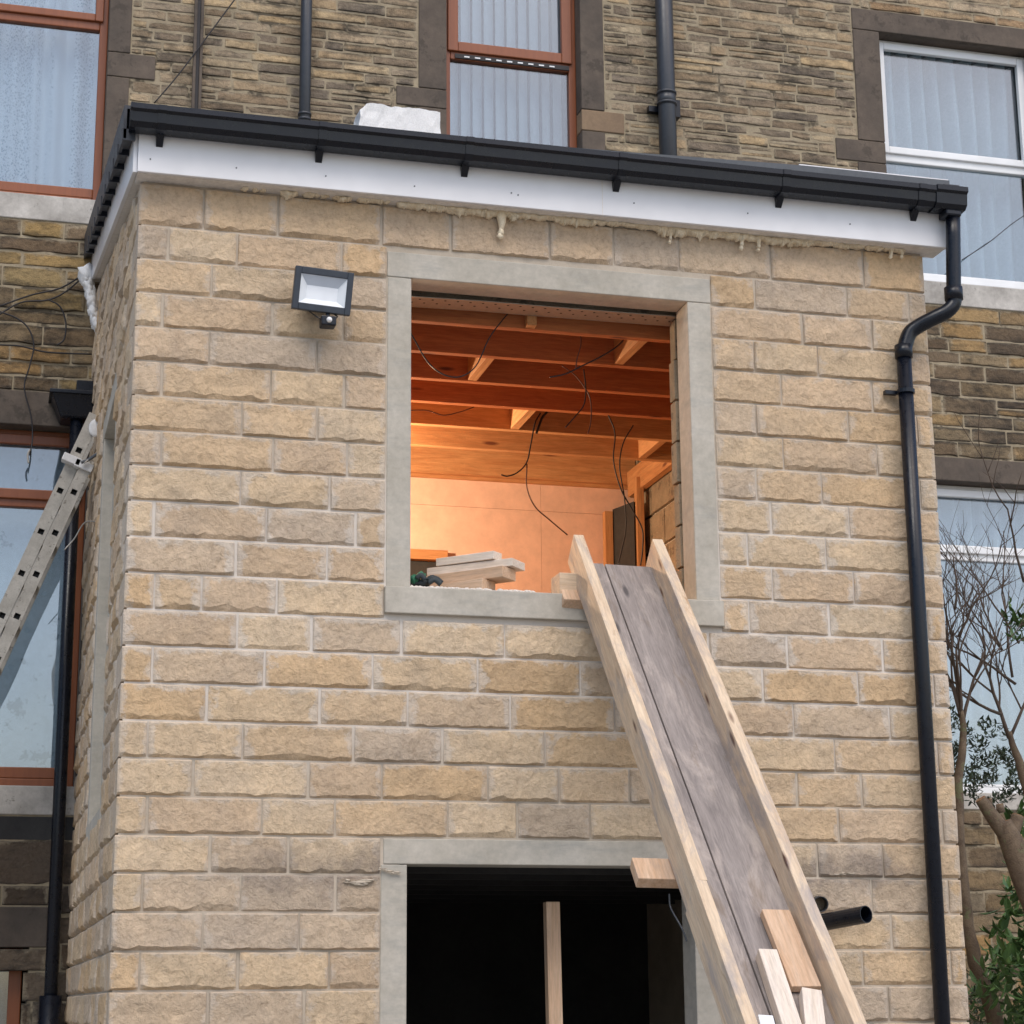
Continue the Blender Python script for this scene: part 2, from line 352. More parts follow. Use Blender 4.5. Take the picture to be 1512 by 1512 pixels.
# ---------------------------------------------------------------- stones
def stone_geo(L, H, T, seed, proud, bot=.022, chamfer=.007, cols=.026, wob=.7, tilt=0., tilt2=0.):
    """rough faced block in (u, v, w); w outward.  returns verts, faces, edge-uv per vert"""
    nu = max(3, int(L/cols)+1)
    us = [0, .007]+[.007+(L-.014)*i/nu for i in range(1, nu)]+[L-.007, L]
    rows = 6; vs = []; uv = []
    for j in range(rows):
        for i, u in enumerate(us):
            q = noise.noise(Vector((u*16+seed*3.1, seed*.37, 0))); q2 = noise.noise(Vector((u*38+seed, 5, seed)))
            bb = max(.004, bot*(.8+.75*q+.5*q2)); hh = min(bb, H*.4)
            zz = (0, hh, H*.40, H*.70, H-.006, H)[j]
            if j == 1: zz = hh
            if j in (2, 3): zz += H*.05*q2
            ww = (.1, 1.08, 1.05, .98, .92, .35)[j]*proud
            nz = noise.noise(Vector((u*13+seed, zz*20, seed*1.7)))*.5+noise.noise(Vector((u*34, zz*50+seed, seed)))*.3
            if 1 <= j <= 4: ww += proud*(1.0*nz+.9*noise.noise(Vector((u*5.5+seed*.3, zz*9, seed*2.3))))*wob
            if j == 1: ww += .25*proud*q2
            if i in (0, len(us)-1): ww *= .45; 
            elif i in (1, len(us)-2): ww *= .8
            uu = u+ (0 if 0 < j < 5 else 0) + (.003*nz if i in (0, len(us)-1) else .008*q2*(0 < i < len(us)-1))
            zz += (tilt*(u/L-.5)+.12*H*tilt2*noise.noise(Vector((u*9+seed, 2, 2)))); vs.append((uu, zz, ww)); uv.append((u, zz, L-u, H-zz))
    n = len(us); fs = []
    for j in range(rows-1):
        for i in range(n-1): fs.append((j*n+i, j*n+i+1, (j+1)*n+i+1, (j+1)*n+i))
    b = len(vs); vs += [(0, 0, -T), (L, 0, -T), (L, H, -T), (0, H, -T)]; uv += [(0, 0, L, H), (L, 0, 0, H), (L, H, 0, 0), (0, H, L, 0)]
    fs.append(tuple([b, b+1]+[i for i in range(n-1, -1, -1)]))
    fs.append(tuple([b+2, b+3]+[(rows-1)*n+i for i in range(n)]))
    fs.append(tuple([b+3, b]+[j*n for j in range(rows)]))
    fs.append(tuple([b+1, b+2]+[j*n+n-1 for j in range(rows-1, -1, -1)]))
    return vs, fs, uv
class StoneSet:
    """collects stones, makes the largest ones parts and joins the rest"""
    def __init__(s): s.items = []
    def add(s, org, du, dw, L, H, T, tint, proud, size=None, **k):
        s.items.append(dict(org=Vector(org), du=Vector(du), dw=Vector(dw), L=L, H=H, T=T, tint=tint, proud=proud, size=size if size is not None else L*H, k=k))
    def mesh(s, items, name, mat, c):
        V = []; F = []; U = []; TT = []
        for it in items:
            sd_ = rnd.uniform(0, 900); vs, fs, uv = stone_geo(it['L'], it['H'], it['T'], sd_, it['proud'], **it['k'])
            b = len(V); du, dw, o = it['du'], it['dw'], it['org']
            V += [o+du*a+Vector((0, 0, bb))+dw*cc-c for a, bb, cc in vs]
            flip = du.cross(Vector((0, 0, 1))).dot(dw) < 0
            F += [tuple(b+i for i in (f[::-1] if flip else f)) for f in fs]; U += uv; TT += [it['tint']]*len(vs)
        me = bpy.data.meshes.new(name); me.from_pydata(V, [], F); me.update()
        ca = me.color_attributes.new('tint', 'FLOAT_COLOR', 'POINT')
        ca.data.foreach_set('color', [x for t in TT for x in (*t, 1.)])
        ua = me.uv_layers.new(name='edge_a'); ub = me.uv_layers.new(name='edge_b')
        idx = [l.vertex_index for l in me.loops]
        ua.data.foreach_set('uv', [x for i in idx for x in U[i][:2]]); ub.data.foreach_set('uv', [x for i in idx for x in U[i][2:]])
        me.materials.append(M[mat]); return me
    def build(s, parent, mat, limit=300, name='stone', restname='small_stones'):
        s.items.sort(key=lambda i: -i['size'])
        for it in s.items[:limit]:
            c = it['org']; me = s.mesh([it], name, it.get('mat', mat), c); emit(name, me, None, parent, Matrix.Translation(c))
        if s.items[limit:]:
            c = s.items[limit]['org']; me = s.mesh(s.items[limit:], restname, mat, c); emit(restname, me, None, parent, Matrix.Translation(c), kind='stuff')

def vary(base, dv=.1, dh=.05):
    k = 1+rnd.uniform(-dv, dv); h = rnd.uniform(-dh, dh)
    return (base[0]*k*(1+h), base[1]*k, base[2]*k*(1-h*1.6))
TAN = [lin((196, 173, 144)), lin((193, 171, 145)), lin((201, 181, 154)), lin((189, 170, 147)), lin((184, 167, 147)), lin((195, 169, 136)), lin((197, 176, 148))]

def wall_cells(mb, x0, x1, z0, z1, y0, y1, holes):
    xs = sorted({x0, x1, *[h[0] for h in holes], *[h[1] for h in holes]}); zs = sorted({z0, z1, *[h[2] for h in holes], *[h[3] for h in holes]})
    xs = [x for x in xs if x0 <= x <= x1]; zs = [z for z in zs if z0 <= z <= z1]
    for a, b in zip(xs, xs[1:]):
        run = None
        for c, d in zip(zs, zs[1:]):
            cx, cz = (a+b)/2, (c+d)/2
            if any(h[0] < cx < h[1] and h[2] < cz < h[3] for h in holes): run = None; continue
            if run is not None:
                i = run
                for k in (4, 5, 6, 7): mb.v[i+k].z = d
            else: run = len(mb.v); mb.box((a, y0, c), (b, y1, d))
    return mb

# ================================================================= GROUND
g = MB(); N = 24
for i in range(N+1):
    for j in range(N+1):
        x = -60+120*i/N; y = -60+120*j/N; g.v.append(Vector((x, y, -2.25+.03*noise.noise(Vector((x*.3, y*.3, 0))))))
for i in range(N):
    for j in range(N):
        a = i*(N+1)+j; g.f.append((a, a+N+1, a+N+2, a+1))
g.build('ground', 'ground', kind='structure')
# ================================================================= EXTENSION
W, D = 3.612, 3.44
R = .15
ext = thing('stone_extension', (W/2, 1.7, -2.25), 'pale pitched-stone two-storey extension with an open window hole and a black-guttered lean-to roof', 'extension')
ZB, ZT = -2.25, 2.745
OX0, OX1, OZ0, OZ1 = 1.06, 2.552, .922, 2.53      # upper surround outer
IX0, IX1, IZ0, IZ1 = 1.168, 2.440, 1.038, 2.412
LX0, LX1, LZ1, LIX0, LIX1, LIZ1 = 1.05, 2.49, 0., 1.158, 2.385, -.107
SY0, SY1, SZ0, SZ1 = 1.10, 1.98, .20, 2.16   # side window hole (y,z)
# outer leaf core (mortar face slightly behind the stone line)
mb = MB(); wall_cells(mb, .002, W-.002, ZB, ZT, -.0005, .10, [(IX0-.03, IX1+.03, IZ0-.03, IZ1+.03), (LIX0-.03, LIX1+.03, ZB, LIZ1+.03)]); mb.build('front_wall_core', 'mortar', ext)
mb = MB()
def side_cells(mb, xa, xb, y0, y1, z0, z1, hole=None):
    hs = [hole] if hole else []
    t = MB(); wall_cells(t, y0, y1, z0, z1, xa, xb, hs); mb.add([(v.y, v.x, v.z) for v in t.v], t.f)
side_cells(mb, .001, .10, .101, D, ZB, ZT, (SY0-.03, SY1+.03, SZ0-.03, SZ1+.03))
def gable(mb, xa, xb): mb.hexa([(xa, .0, ZT), (xb, .0, ZT), (xb, D, ZT), (xa, D, ZT), (xa, .0, ZT+.02), (xb, .0, ZT+.02), (xb, D, ZT+.02+.2217*D), (xa, D, ZT+.02+.2217*D)])
gable(mb, .004, .10); mb.build('side_wall_core', 'mortar', ext)
mb = MB(); side_cells(mb, W-.10, W-.004, .10, D, ZB, ZT); gable(mb, W-.10, W-.004); mb.build('side_wall_core', 'mortar', ext)
# inner leaf: right inner wall of blocks, left, front
mb = MB(); wall_cells(mb, .3, 3.3, .3, ZT, .20, .30, [(1.145, 2.470, .98, 2.41)]); mb.build('inner_leaf', 'block', ext)
mb = MB().box((.2, .2, -2.2), (.3, D-.1, 2.6)); mb.build('inner_leaf', 'block', ext)
mb = MB().box((3.31, .2, -2.2), (3.40, D-.1, 2.6)); mb.build('inner_leaf', 'mortar', ext)
for k in range(10):     # visible block wall on the right inside
    z = .38+k*.225
    y = .3-(.22 if k % 2 else 0)
    while y < D-.1:
        a = max(y, .3)+.005; b = min(y+.45, D-.09)-.005
        if b-a > .03: MB().box((3.285+rnd.uniform(-.006, .006), a+.004, z+.008), (3.33, b-.004, min(z+.215, 2.61))).build('block', 'block', ext, bevel=.004)
        y += .45
# floor between storeys + lower room
MB().box((.3, .1, .1), (3.3, D-.1, .3)).build('upper_floor', 'joist', ext)
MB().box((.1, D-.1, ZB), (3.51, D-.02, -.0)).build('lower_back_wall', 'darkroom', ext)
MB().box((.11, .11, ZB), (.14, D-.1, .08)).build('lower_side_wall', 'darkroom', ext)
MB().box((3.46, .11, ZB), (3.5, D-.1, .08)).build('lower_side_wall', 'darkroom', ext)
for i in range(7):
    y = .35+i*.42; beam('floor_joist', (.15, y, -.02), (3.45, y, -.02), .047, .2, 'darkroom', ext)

# --- front stones from joints read off the photograph (px, at course mid height)
J = {17: [300.5, 409.7, 562, 664, 811, 905.5, 1002, 1137, 1274], 16: [247.6, 350, 504, 'H', 1113, 1250, 1341], 15: [312, 466, 'H', 1183, 1286],
 14: [239, 401, 505.6, 'H', 1113, 1207, 1340], 13: [309, 467.6, 'H', 1153, 1287], 12: [237.7, 400, 507, 'H', 1116, 1251.5, 1354],
 11: [357, 467.5, 'H', 1156, 1294.6], 10: [237.7, 403, 512, 'H', 1116, 1213, 1357], 9: [355, 486, 'H', 1137, 1253],
 8: [226, 393, 524, 'H', 1103, 1219, 1361], 7: [347, 482.5, 'H', 1140, 1260], 6: [228, 297, 408, 'H', 1105.6, 1223, 1368],
 5: [350, 459, 591.6, 745, 900, 1045, 1161, 1302], 4: [224.5, 390, 550, 705, 856, 990, 1125, 1266, 1378], 3: [304, 471, 601.5, 753, 907, 1040, 1171, 1312.5],
 2: [218, 358, 520.5, 652, 804.6, 950, 1095, 1232, 1384], 1: [284, 454, 563.5, 720, 825, 928.6, 1060, 1175.6, 1271], 0: [216, 386.5, 494, 660.8, 763, 871, 990, 1110, 1236.6, 1390],
 -1: [309, 424.6, 'L', 1206, 1303], -2: [209.6, 355, 494, 'L', 1160, 1287, 1400], -3: [299, 441, 'L', 1190, 1315], -4: [206, 350, 485.7, 'L', 1140, 1273, 1404],
 -5: [305.5, 447.7, 'L', 1180, 1311], -6: [200, 345, 480, 'L', 1150, 1290], -7: [300, 440, 'L', 1180, 1310]}
S = StoneSet(); gap = .004
def tanp(): t = vary(rnd.choice(TAN), .05, .010); return tuple(v*1.10 for v in t)
for k in range(-7, 18):
    z0 = k*R+.004; z1 = (k+1)*R-.004
    if k == 17: z1 = 2.735
    segs = []; cur = 0.
    zmid = (k+.5)*R
    holes = []
    if zmid > OZ0 and zmid < OZ1: holes = (OX0, OX1)
    if zmid < LZ1: holes = (LX0, LX1)
    for j in J[k]:
        if j in ('H', 'L'):
            segs.append((cur, holes[0])); cur = holes[1]; continue
        py = 1260-(k)*54.5; x = None
        for _ in range(4):
            v = at(j, py, 0.); py += (v.z-zmid)*345; x = at(j, py, 0.).x
        segs.append((cur, x)); cur = x
    segs.append((cur, W))
    if k < -3: pass
    for a, b in segs:
        T = .05; a0 = a; b0 = b
        if b-a < .03: continue
        gp_ = rnd.choice([.0035, .0045, .006, .009]); a_ = a+gp_ if a > 0 else -.010; b_ = b-.0045 if b < W else W+.008
        if abs(a-holes[1] if holes else 1) < 1e-6: a_ = a+.003
        if a == 0: T = .10 if (b > .16) else .30
        if b == W: T = .10
        if a == 0: T = .102 if k % 2 else .30
        S.add((a_, 0, z0), (1, 0, 0), (0, -1, 0), b_-a_, z1-z0, T if T > .05 else .05, tanp(), rnd.uniform(.010, .016), size=(b_-a_)*(z1-z0)*10,
              bot=rnd.choice([.009, .013, .016, .022]))
# left side wall stones (u along +y, outward -x)
for k in range(-7, 23):
    z0 = k*R+.004; z1 = (k+1)*R-.004; zmid = (k+.5)*R
    y = .104 if k % 2 else .302
    while y < D-.02:
        L = rnd.choice([.44, .44, .36, .29, .22]); b = min(y+L, D)
        if D-b < .1: b = D
        top = 2.735+.2217*max(0, y)
        if z0 > top-.05: y = b; continue
        zz1 = min(z1, top)
        segs = [(y, b)]
        if SZ0-.11 < zmid < SZ1+.12:
            segs = []
            if y < SY0-.11: segs.append((y, min(b, SY0-.11)))
            if b > SY1+.11: segs.append((max(y, SY1+.11), b))
        for a, c in segs:
            if c-a > .03:
                sh = 0
                S.add((0, a+.004, z0), (0, 1, 0), (-1, 0, 0), c-a-.008, zz1-z0, .05, tanp(), rnd.uniform(.012, .02), size=(c-a)*.13*(1.5-.35*a))
        y = b
# right side: quoin returns only (face not seen from here, still real stones)
for k in range(-7, 23):
    z0 = k*R+.004; y = .104 if k % 2 else .3
    while y < D-.02:
        b = min(y+.44, D)
        if z0 < 2.70+.2217*y:
            S.add((W, y+.004, z0), (0, 1, 0), (1, 0, 0), b-y-.008, R-.008, .05, tanp(), .015, size=.001)
        y = b
S.build(ext, 'stone', 300)

# --- cast stone surrounds
def castbox(name, a, b, bev=.004): return MB().box(a, b).build(name, 'cast', ext, bevel=bev)
castbox('lintel', (OX0, -.006, IZ1), (OX1, .15, OZ1-.003))
castbox('jamb', (OX0+.003, -.004, IZ0), (IX0, .15, IZ1-.002)); castbox('jamb', (IX1, -.004, IZ0), (OX1-.003, .15, IZ1-.002))
castbox('sill', (OX0-.004, -.030, OZ0), (OX1+.004, .19, IZ0-.002))
castbox('lintel', (LX0+.01, -.006, LIZ1), (LX1+.04, .15, LZ1-.004))
castbox('jamb', (LX0, -.004, ZB), (LIX0, .15, LIZ1-.002)); castbox('jamb', (LIX1, -.004, ZB), (LX1+.02, .15, LIZ1-.002))
castbox('lintel', (-.010, SY0-.11, SZ1), (.10, SY1+.11, SZ1+.12)); castbox('sill', (-.012, SY0-.11, SZ0-.12), (.12, SY1+.11, SZ0))
castbox('jamb', (-.008, SY0-.11, SZ0+.001), (.10, SY0, SZ1-.001)); castbox('jamb', (-.008, SY1, SZ0+.001), (.15, SY1+.11, SZ1-.001))
# blocked side window (grey boarding in the reveal)
MB().box((.12, SY0, SZ0), (.14, SY1, SZ1)).build('window_board', 'cast', ext)
# mortar ridge along the sill back edge
mb = MB()
for i in range(60):
    t = i/59; x = IX0+.0+t*(IX1-IX0)*.42; mb.blob((x, .0+.02*rnd.random(), IZ0+.001), (.014, .02, .006+.007*rnd.random()), 4, .3, i)
mb.build('mortar_bed', 'mortar', ext, smooth=True, kind='stuff')
# perforated steel lintel seen over the opening, sagging on the left
mb = MB(); n_ = 26
for i in range(n_):
    x0 = 1.15+i*(2.46-1.15)/n_; x1 = x0+(2.46-1.15)/n_
    for r_, (ya, yb) in enumerate(((.165, .195), (.215, .245))):
        if (i+r_) % 2 == 0: continue
    zz = lambda x: 2.398-.004*math.sin((x-1.15)*2.2)-.012*max(0, 1.55-x)*2
    mb.hexa([(x0, .165, zz(x0)), (x1, .165, zz(x1)), (x1, .30, zz(x1)), (x0, .30, zz(x0)), (x0, .165, zz(x0)+.004), (x1, .165, zz(x1)+.004), (x1, .30, zz(x1)+.004), (x0, .30, zz(x0)+.004)])
mb.build('steel_lintel', 'steel', ext)
mb = MB()
for i in range(22):
    for r_ in range(2):
        x = 1.19+i*.058+(.029 if r_ else 0); y = .19+r_*.045; mb.tube([(x, y, 2.398-.004*math.sin((x-1.15)*2.2)-.012*max(0, 1.55-x)*2-.001), (x, y, 2.398-.004*math.sin((x-1.15)*2.2)-.012*max(0, 1.55-x)*2+.003)], .006, 6)
mb.build('steel_lintel_holes', 'cable', ext, kind='stuff')
# rough block edge of inner leaf seen through the right reveal
mb = MB()
for i in range(7):
    z = 1.03+i*.195; mb.box((2.440+rnd.uniform(-.005, .005), .185, z+.004), (2.468, .255, z+.19))
mb.build('block_edge', 'block', ext, bevel=.003)

# --- ceiling joists, noggings, plates
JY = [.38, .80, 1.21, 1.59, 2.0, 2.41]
for y in JY: beam('ceiling_joist', (.31, y, 2.35+.0875), (3.285, y, 2.35+.0875), .045, .175, 'joist_shaded' if y < 1.9 else 'joist', ext)
def nog(px, py, ya, yb):
    p = atz(px, py, 2.35); beam('nogging', (p.x, ya, 2.35+.085), (p.x, yb, 2.35+.085), .045, .165, 'joist', ext)
nog(781, 487, .03+.28, JY[0]-.023); nog(912, 541, JY[0]+.023, JY[1]-.023); nog(697, 563, JY[1]+.023, JY[2]-.023); nog(760, 634, JY[3]+.023, JY[4]-.023)
nog(985, 648, JY[4]+.023, JY[5]-.023)
beam('wall_plate', (.31, 3.30, 2.535), (3.285, 3.30, 2.535), .05, .20, 'joist', ext)
beam('wall_plate', (.31, 3.325, 2.44), (3.285, 3.325, 2.44), .03, .045, 'joist', ext)
beam('wall_plate', (3.25, 2.46, 2.43), (3.25, 3.27, 2.43), .045, .16, 'joist', ext)
# ceiling deck above joists
MB().hexa([(.11, .10, 2.56), (3.5, .10, 2.56), (3.5, 3.42, 2.66), (.11, 3.42, 2.66), (.11, .10, 2.60), (3.5, .10, 2.60), (3.5, 3.42, 2.70), (.11, 3.42, 2.70)]).build('ceiling_deck', 'osb', ext)
# back wall of plasterboards with joints
mb = MB()
for (a, b, c, d) in ((.30, 1.49, .3, 2.25), (1.4915, 2.69, .3, 2.25), (2.6915, 3.12, .3, 2.25), (.30, 1.49, 2.252, 2.43), (1.4915, 2.69, 2.252, 2.43), (2.6915, 3.29, 2.252, 2.43)):
    MB().box((a, 3.335, c), (b, 3.35, d)).build('plasterboard', 'plaster', ext)
MB().box((.2, 3.352, -.1), (3.5, 3.43, 2.75)).build('back_wall_core', 'plaster', ext)
# timber framed opening low left on the back wall, its darkness a painted panel
p = at(612, 812, 3.30); q = at(655, 812, 3.30)
beam('door_frame', (p.x-.5, 3.30, p.z-.03), (q.x+.02, 3.30, p.z-.03), .06, .06, 'joist', ext)
beam('door_frame', (q.x, 3.30, p.z-.062), (q.x, 3.30, .32), .05, .06, 'joist', ext, up=(0, 1, 0))
MB().box((p.x-.5, 3.325, .32), (q.x-.03, 3.334, p.z-.06)).build('opening_shade_panel', 'darkroom', ext)
# dark door leaf standing open by the right wall with frame posts
pa = at(897, 756, 3.28)
beam('door_post', (pa.x, 3.28, .3), (pa.x, 3.28, pa.z), .05, .05, 'joist', ext, up=(0, 1, 0))
xb = at(934, 740, 3.07).x
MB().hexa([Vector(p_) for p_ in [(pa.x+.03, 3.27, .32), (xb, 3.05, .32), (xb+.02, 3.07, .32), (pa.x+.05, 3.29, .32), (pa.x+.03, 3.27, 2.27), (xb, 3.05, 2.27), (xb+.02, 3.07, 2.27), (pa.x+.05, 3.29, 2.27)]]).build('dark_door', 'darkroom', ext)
beam('door_post', (xb+.035, 3.05, .3), (xb+.035, 3.05, 2.42), .045, .05, 'joist', ext, up=(0, 1, 0))

# --- eaves: fascia, soffit, gutter
FY = -.10
MB().box((-.030, FY-.009, 2.745), (3.695, FY+.009, 2.955)).build('fascia_board', 'fascia', ext, bevel=.003)
MB().box((-.028, FY+.009, 2.745), (3.693, .03, 2.754)).build('soffit_board', 'soffit', ext)
TS = .2217
def slab(y0, y1, x0, x1, zb, th):
    f = lambda y: zb+TS*(y+.1)
    return MB().hexa([(x0, y0, f(y0)), (x1, y0, f(y0)), (x1, y1, f(y1)), (x0, y1, f(y1)), (x0, y0, f(y0)+th), (x1, y0, f(y0)+th), (x1, y1, f(y1)+th), (x0, y1, f(y1)+th)])
slab(FY+.01, D-.005, -.048, -.030, 2.745, .175).build('barge_board', 'fascia', ext, bevel=.002)
slab(FY+.01, D-.005, -.030, .01, 2.748, .008).build('soffit_board', 'soffit', ext)
slab(FY+.01, D-.005, W+.08, W+.095, 2.745, .175).build('barge_board', 'fascia', ext, bevel=.002)
slab(FY+.01, D-.005, -.030, W+.08, 2.90, .02).build('roof_deck', 'osb', ext)
slab(-.02, D-.005, -.030, W+.08, 2.925, .045).build('roof_underlay', 'slate', ext)
# tiles: rows of slates on the roof (seen edge on)
for r_ in range(11):
    y0 = -.12+r_*.32
    for c_ in range(12):
        x0 = -.03+c_*.31+(.155 if r_ % 2 else 0)-.15; x1 = min(x0+.306, W+.085); x0 = max(x0, -.03)
        if x1-x0 < .05: continue
        f = lambda y: 2.975+TS*(y+.1)
        y1 = min(y0+.36, D-.01)
        MB().hexa([(x0, y0, f(y0)+.012), (x1, y0, f(y0)+.012), (x1, y1, f(y1)-.004), (x0, y1, f(y1)-.004), (x0, y0, f(y0)+.024), (x1, y0, f(y0)+.024), (x1, y1, f(y1)+.006), (x0, y1, f(y1)+.006)]).build('roof_tile', 'slate', ext)
# verge caps down the left side, each its own piece
for i in range(11):
    y0 = -.13+i*.325; y1 = y0+.318
    mbv = slab(y0, y1, -.095, -.083, 2.885, .15); mbv2 = slab(y0, y1, -.083, .02, 3.02, .015); mbv.add(mbv2.v, mbv2.f)
    m3 = slab(y0+.01, y1-.02, -.083, -.050, 2.90, .012); mbv.add(m3.v, m3.f); m3 = slab(y0, y0+.018, -.10, -.045, 2.878, .05); mbv.add(m3.v, m3.f)
    mbv.build('verge_cap', 'slate', ext)
# gutter (profile extruded along x)
GL, GR = -.066, 3.60
prof = [(-.108, 2.990), (-.108, 2.915), (-.125, 2.905), (-.19, 2.907), (-.212, 2.925), (-.218, 2.965), (-.232, 2.975), (-.232, 2.998), (-.222, 3.0), (-.210, 2.985), (-.205, 2.93), (-.19, 2.915), (-.125, 2.913), (-.115, 2.92), (-.113, 2.990)]
def extr(prof, x0, x1):
    m = MB(); n = len(prof); m.v = [Vector((x0, a, b)) for a, b in prof]+[Vector((x1, a, b)) for a, b in prof]
    m.f = [(i, (i+1) % n, n+(i+1) % n, n+i) for i in range(n)]; return m
gm = extr(prof, GL, GR); gut = gm.build('gutter', 'black', ext, smooth=False, bevel=.0)
cap = [(a, b) for a, b in prof[:9]]
m = extr([(a-.002, b+.001) for a, b in cap], GL-.008, GL); m.f += [tuple(range(9))[::-1], tuple(range(9, 18))]; m.build('end_cap', 'black', gut)
for px, py in ((236, 203), (471, 226), (686, 250), (910, 274), (1150, 296), (1349, 313)):
    x = at(px, py, -.12).x
    b = MB()
    b.hexa([(x-.014, -.112, 2.862), (x+.014, -.112, 2.862), (x+.014, -.106, 2.862), (x-.014, -.106, 2.862), (x-.017, -.150, 2.907), (x+.017, -.150, 2.907), (x+.017, -.106, 2.907), (x-.017, -.106, 2.907)])
    pr = [(a-.004*(a < -.15), c-.004*(c < 2.92)) for a, c in prof[:8]]
    m = extr(pr+[(a+.004, c+.002) for a, c in prof[:8]][::-1], x-.018, x+.018); b.add(m.v, m.f); b.build('gutter_bracket', 'black', gut)
for px in (1370,):
    x = at(px, 300, -.2).x
# union and running outlet on the right
m = extr([(a-.006, b-(.006 if b < 2.95 else -.004)) for a, b in prof[:9]]+[(-.11, 3.004)], 3.60, 3.755); m.f += [tuple(range(10))[::-1], tuple(range(10, 20))]; m.build('gutter_outlet', 'black', gut)
MB().box((3.655, -.20, 2.87), (3.735, -.115, 2.905)).build('outlet_spigot', 'black', gut, bevel=.01)
# grey flashing / tile course edge rising above the gutter at the right
m = MB(); NX = 30
for i in range(NX+1):
    x = .95+(3.70-.95)*i/NX; t = i/NX; h = .006+.055*min(1, t*1.35)
    for (yy, zz) in ((-.16, 2.998), (-.165, 2.998+h), (-.02, 3.02+h), (-.02, 3.0)): m.v.append(Vector((x, yy, zz+.003*noise.noise(Vector((x*3, 0, 0))))))
for i in range(NX):
    for k in range(4): m.f.append((i*4+k, i*4+(k+1) % 4, i*4+4+(k+1) % 4, i*4+4+k))
m.f += [(0, 1, 2, 3), (NX*4+3, NX*4+2, NX*4+1, NX*4)]; m.build('eaves_flashing', 'greyflash', ext)
m = MB(); m.box((2.95, -.155, 3.063), (3.70, -.02, 3.068)); m.build('flashing_edge', 'fascia', ext)
MB().box((3.66, -.18, 3.012), (3.745, -.04, 3.035)).build('verge_end', 'slate', ext, bevel=.004)
m = MB()
for px, py in ((222, 235), (349, 248), (481, 260), (612, 275), (755, 285), (765, 288), (936, 300), (1104, 315), (1255, 331)):
    p = at(px, py, FY-.009); m.tube([p, p+Vector((0, -.0025, 0))], .0035, 8)
m.build('nail_heads', 'greyflash', ext, kind='stuff')
MB().box((2.012, FY-.0098, 2.744), (2.015, FY-.008, 2.9555)).build('fascia_joint', 'soffit', ext)
# foam blobs between wall and soffit
m = MB()
def foam_h(x):
    a = noise.noise(Vector((x*5.1, 3.3, 0)))*.5+noise.noise(Vector((x*17, 9, 0)))*.35+noise.noise(Vector((x*43, 1, 0)))*.2
    base = .020 if x < 1.1 else .055
    return max(0., base*.34+.052*a)
x = .25
while x < W-.1:
    h = foam_h(x)
    if h > .007:
        m.blob((x, -.026+.008*noise.noise(Vector((x*60, 0, 0))), 2.750-h*.42), (.008+.007*rnd.random(), .026, h*.62*rnd.uniform(.6, 1.15)+.004), 5, .7, x*31)
    x += .0085
for px, py, s in ((740, 343, .026), (990, 352, .015), (1316, 374, .018), (1332, 374, .016), (1095, 361, .018), (1120, 364, .016)):
    p = at(px, py, -.035); m.tube([p, Vector((p.x+.004, -.03, (p.z+2.75)/2)), Vector((p.x, -.03, 2.75))], s*.3, 7, r1=s*1.1); m.blob(p, (s*.5, s*.6, s*.7), 6, .6, px); m.blob(p+Vector((-.004, 0, -.018)), (s*.55, s*.5, s*.5), 6, .6, px)
m.build('expanding_foam', 'foam', ext, smooth=True, kind='stuff')
m = MB()
for i in range(14):
    t = i/13; p = at(128+14*t, 405+75*t, 3.3); m.blob(p, (.03, .04, .045), 5, .7, i)
m.blob(at(128, 405, 3.3), (.05, .04, .06), 5, .8, 3)
m.build('expanding_foam', 'foamwhite', ext, smooth=True, kind='stuff')
# mortar snots on the front face
m = MB()
def ridge(pts, r, seed):
    P = smooth_path([at(a, b, -.015) for a, b in pts], 14)
    for i, p in enumerate(P): m.blob(p+Vector((rnd.uniform(-.01, .01), 0, rnd.uniform(-.006, .006))), (r*rnd.uniform(.8, 2.6), r*.6, r*rnd.uniform(.15, .6)), 4, 1.2, seed+i)
ridge([(515, 1301), (530, 1305), (545, 1299)], .010, 40)
ridge([(1235, 1291), (1275, 1287)], .006, 130)
ridge([(560, 1282), (590, 1290)], .006, 160)
m.build('mortar_residue', 'mortar', ext, smooth=True, kind='stuff')
# rainwater downpipe at the right
pr = .034
pth = [at(1407, 318, -.16), at(1408, 405, -.16), at(1408, 440, -.155), at(1400, 455, -.15), at(1385, 466, -.14)]
pth2 = [at(1385, 466, -.14), at(1358, 482, -.085), at(1345, 490, -.07), at(1340, 505, -.068)]
xa = at(1341, 520, -.068); xbm = at(1384, 1505, -.068); xa.x = (xa.x+xbm.x)/2
print('pipe x', at(1341, 520, -.068).x, xbm.x)
down = MB().tube([xa, Vector((xa.x, -.068, 1.0)), Vector((xa.x, -.068, ZB+.1))], pr, 16).build('downpipe', 'black', ext, smooth=True)
MB().tube(smooth_path([pth[0], pth[1], pth[2]], 3), pr, 16).build('downpipe', 'black', ext, smooth=True)
MB().tube(smooth_path([at(1408, 436, -.157), at(1408, 448, -.155), at(1398, 460, -.148), at(1376, 471, -.12), at(1354, 483, -.085), at(1342, 494, -.07), xa], 5), pr*1.03, 16).build('offset_bend', 'black', ext, smooth=True)
for c, r2 in ((at(1408, 434, -.157), 1.25), (xa, 1.2)):
    MB().tube([c+Vector((0, 0, .03)), c-Vector((0, 0, .03))], pr*r2, 16).build('pipe_collar', 'black', ext, smooth=True)
c = Vector((xa.x, -.068, at(1345, 579, -.068).z))
MB().tube([c+Vector((0, 0, .009)), c-Vector((0, 0, .009))], pr*1.2, 16).box((c.x-.09, -.045, c.z-.008), (c.x-.03, -.02, c.z+.010)).build('pipe_clip', 'black', ext)
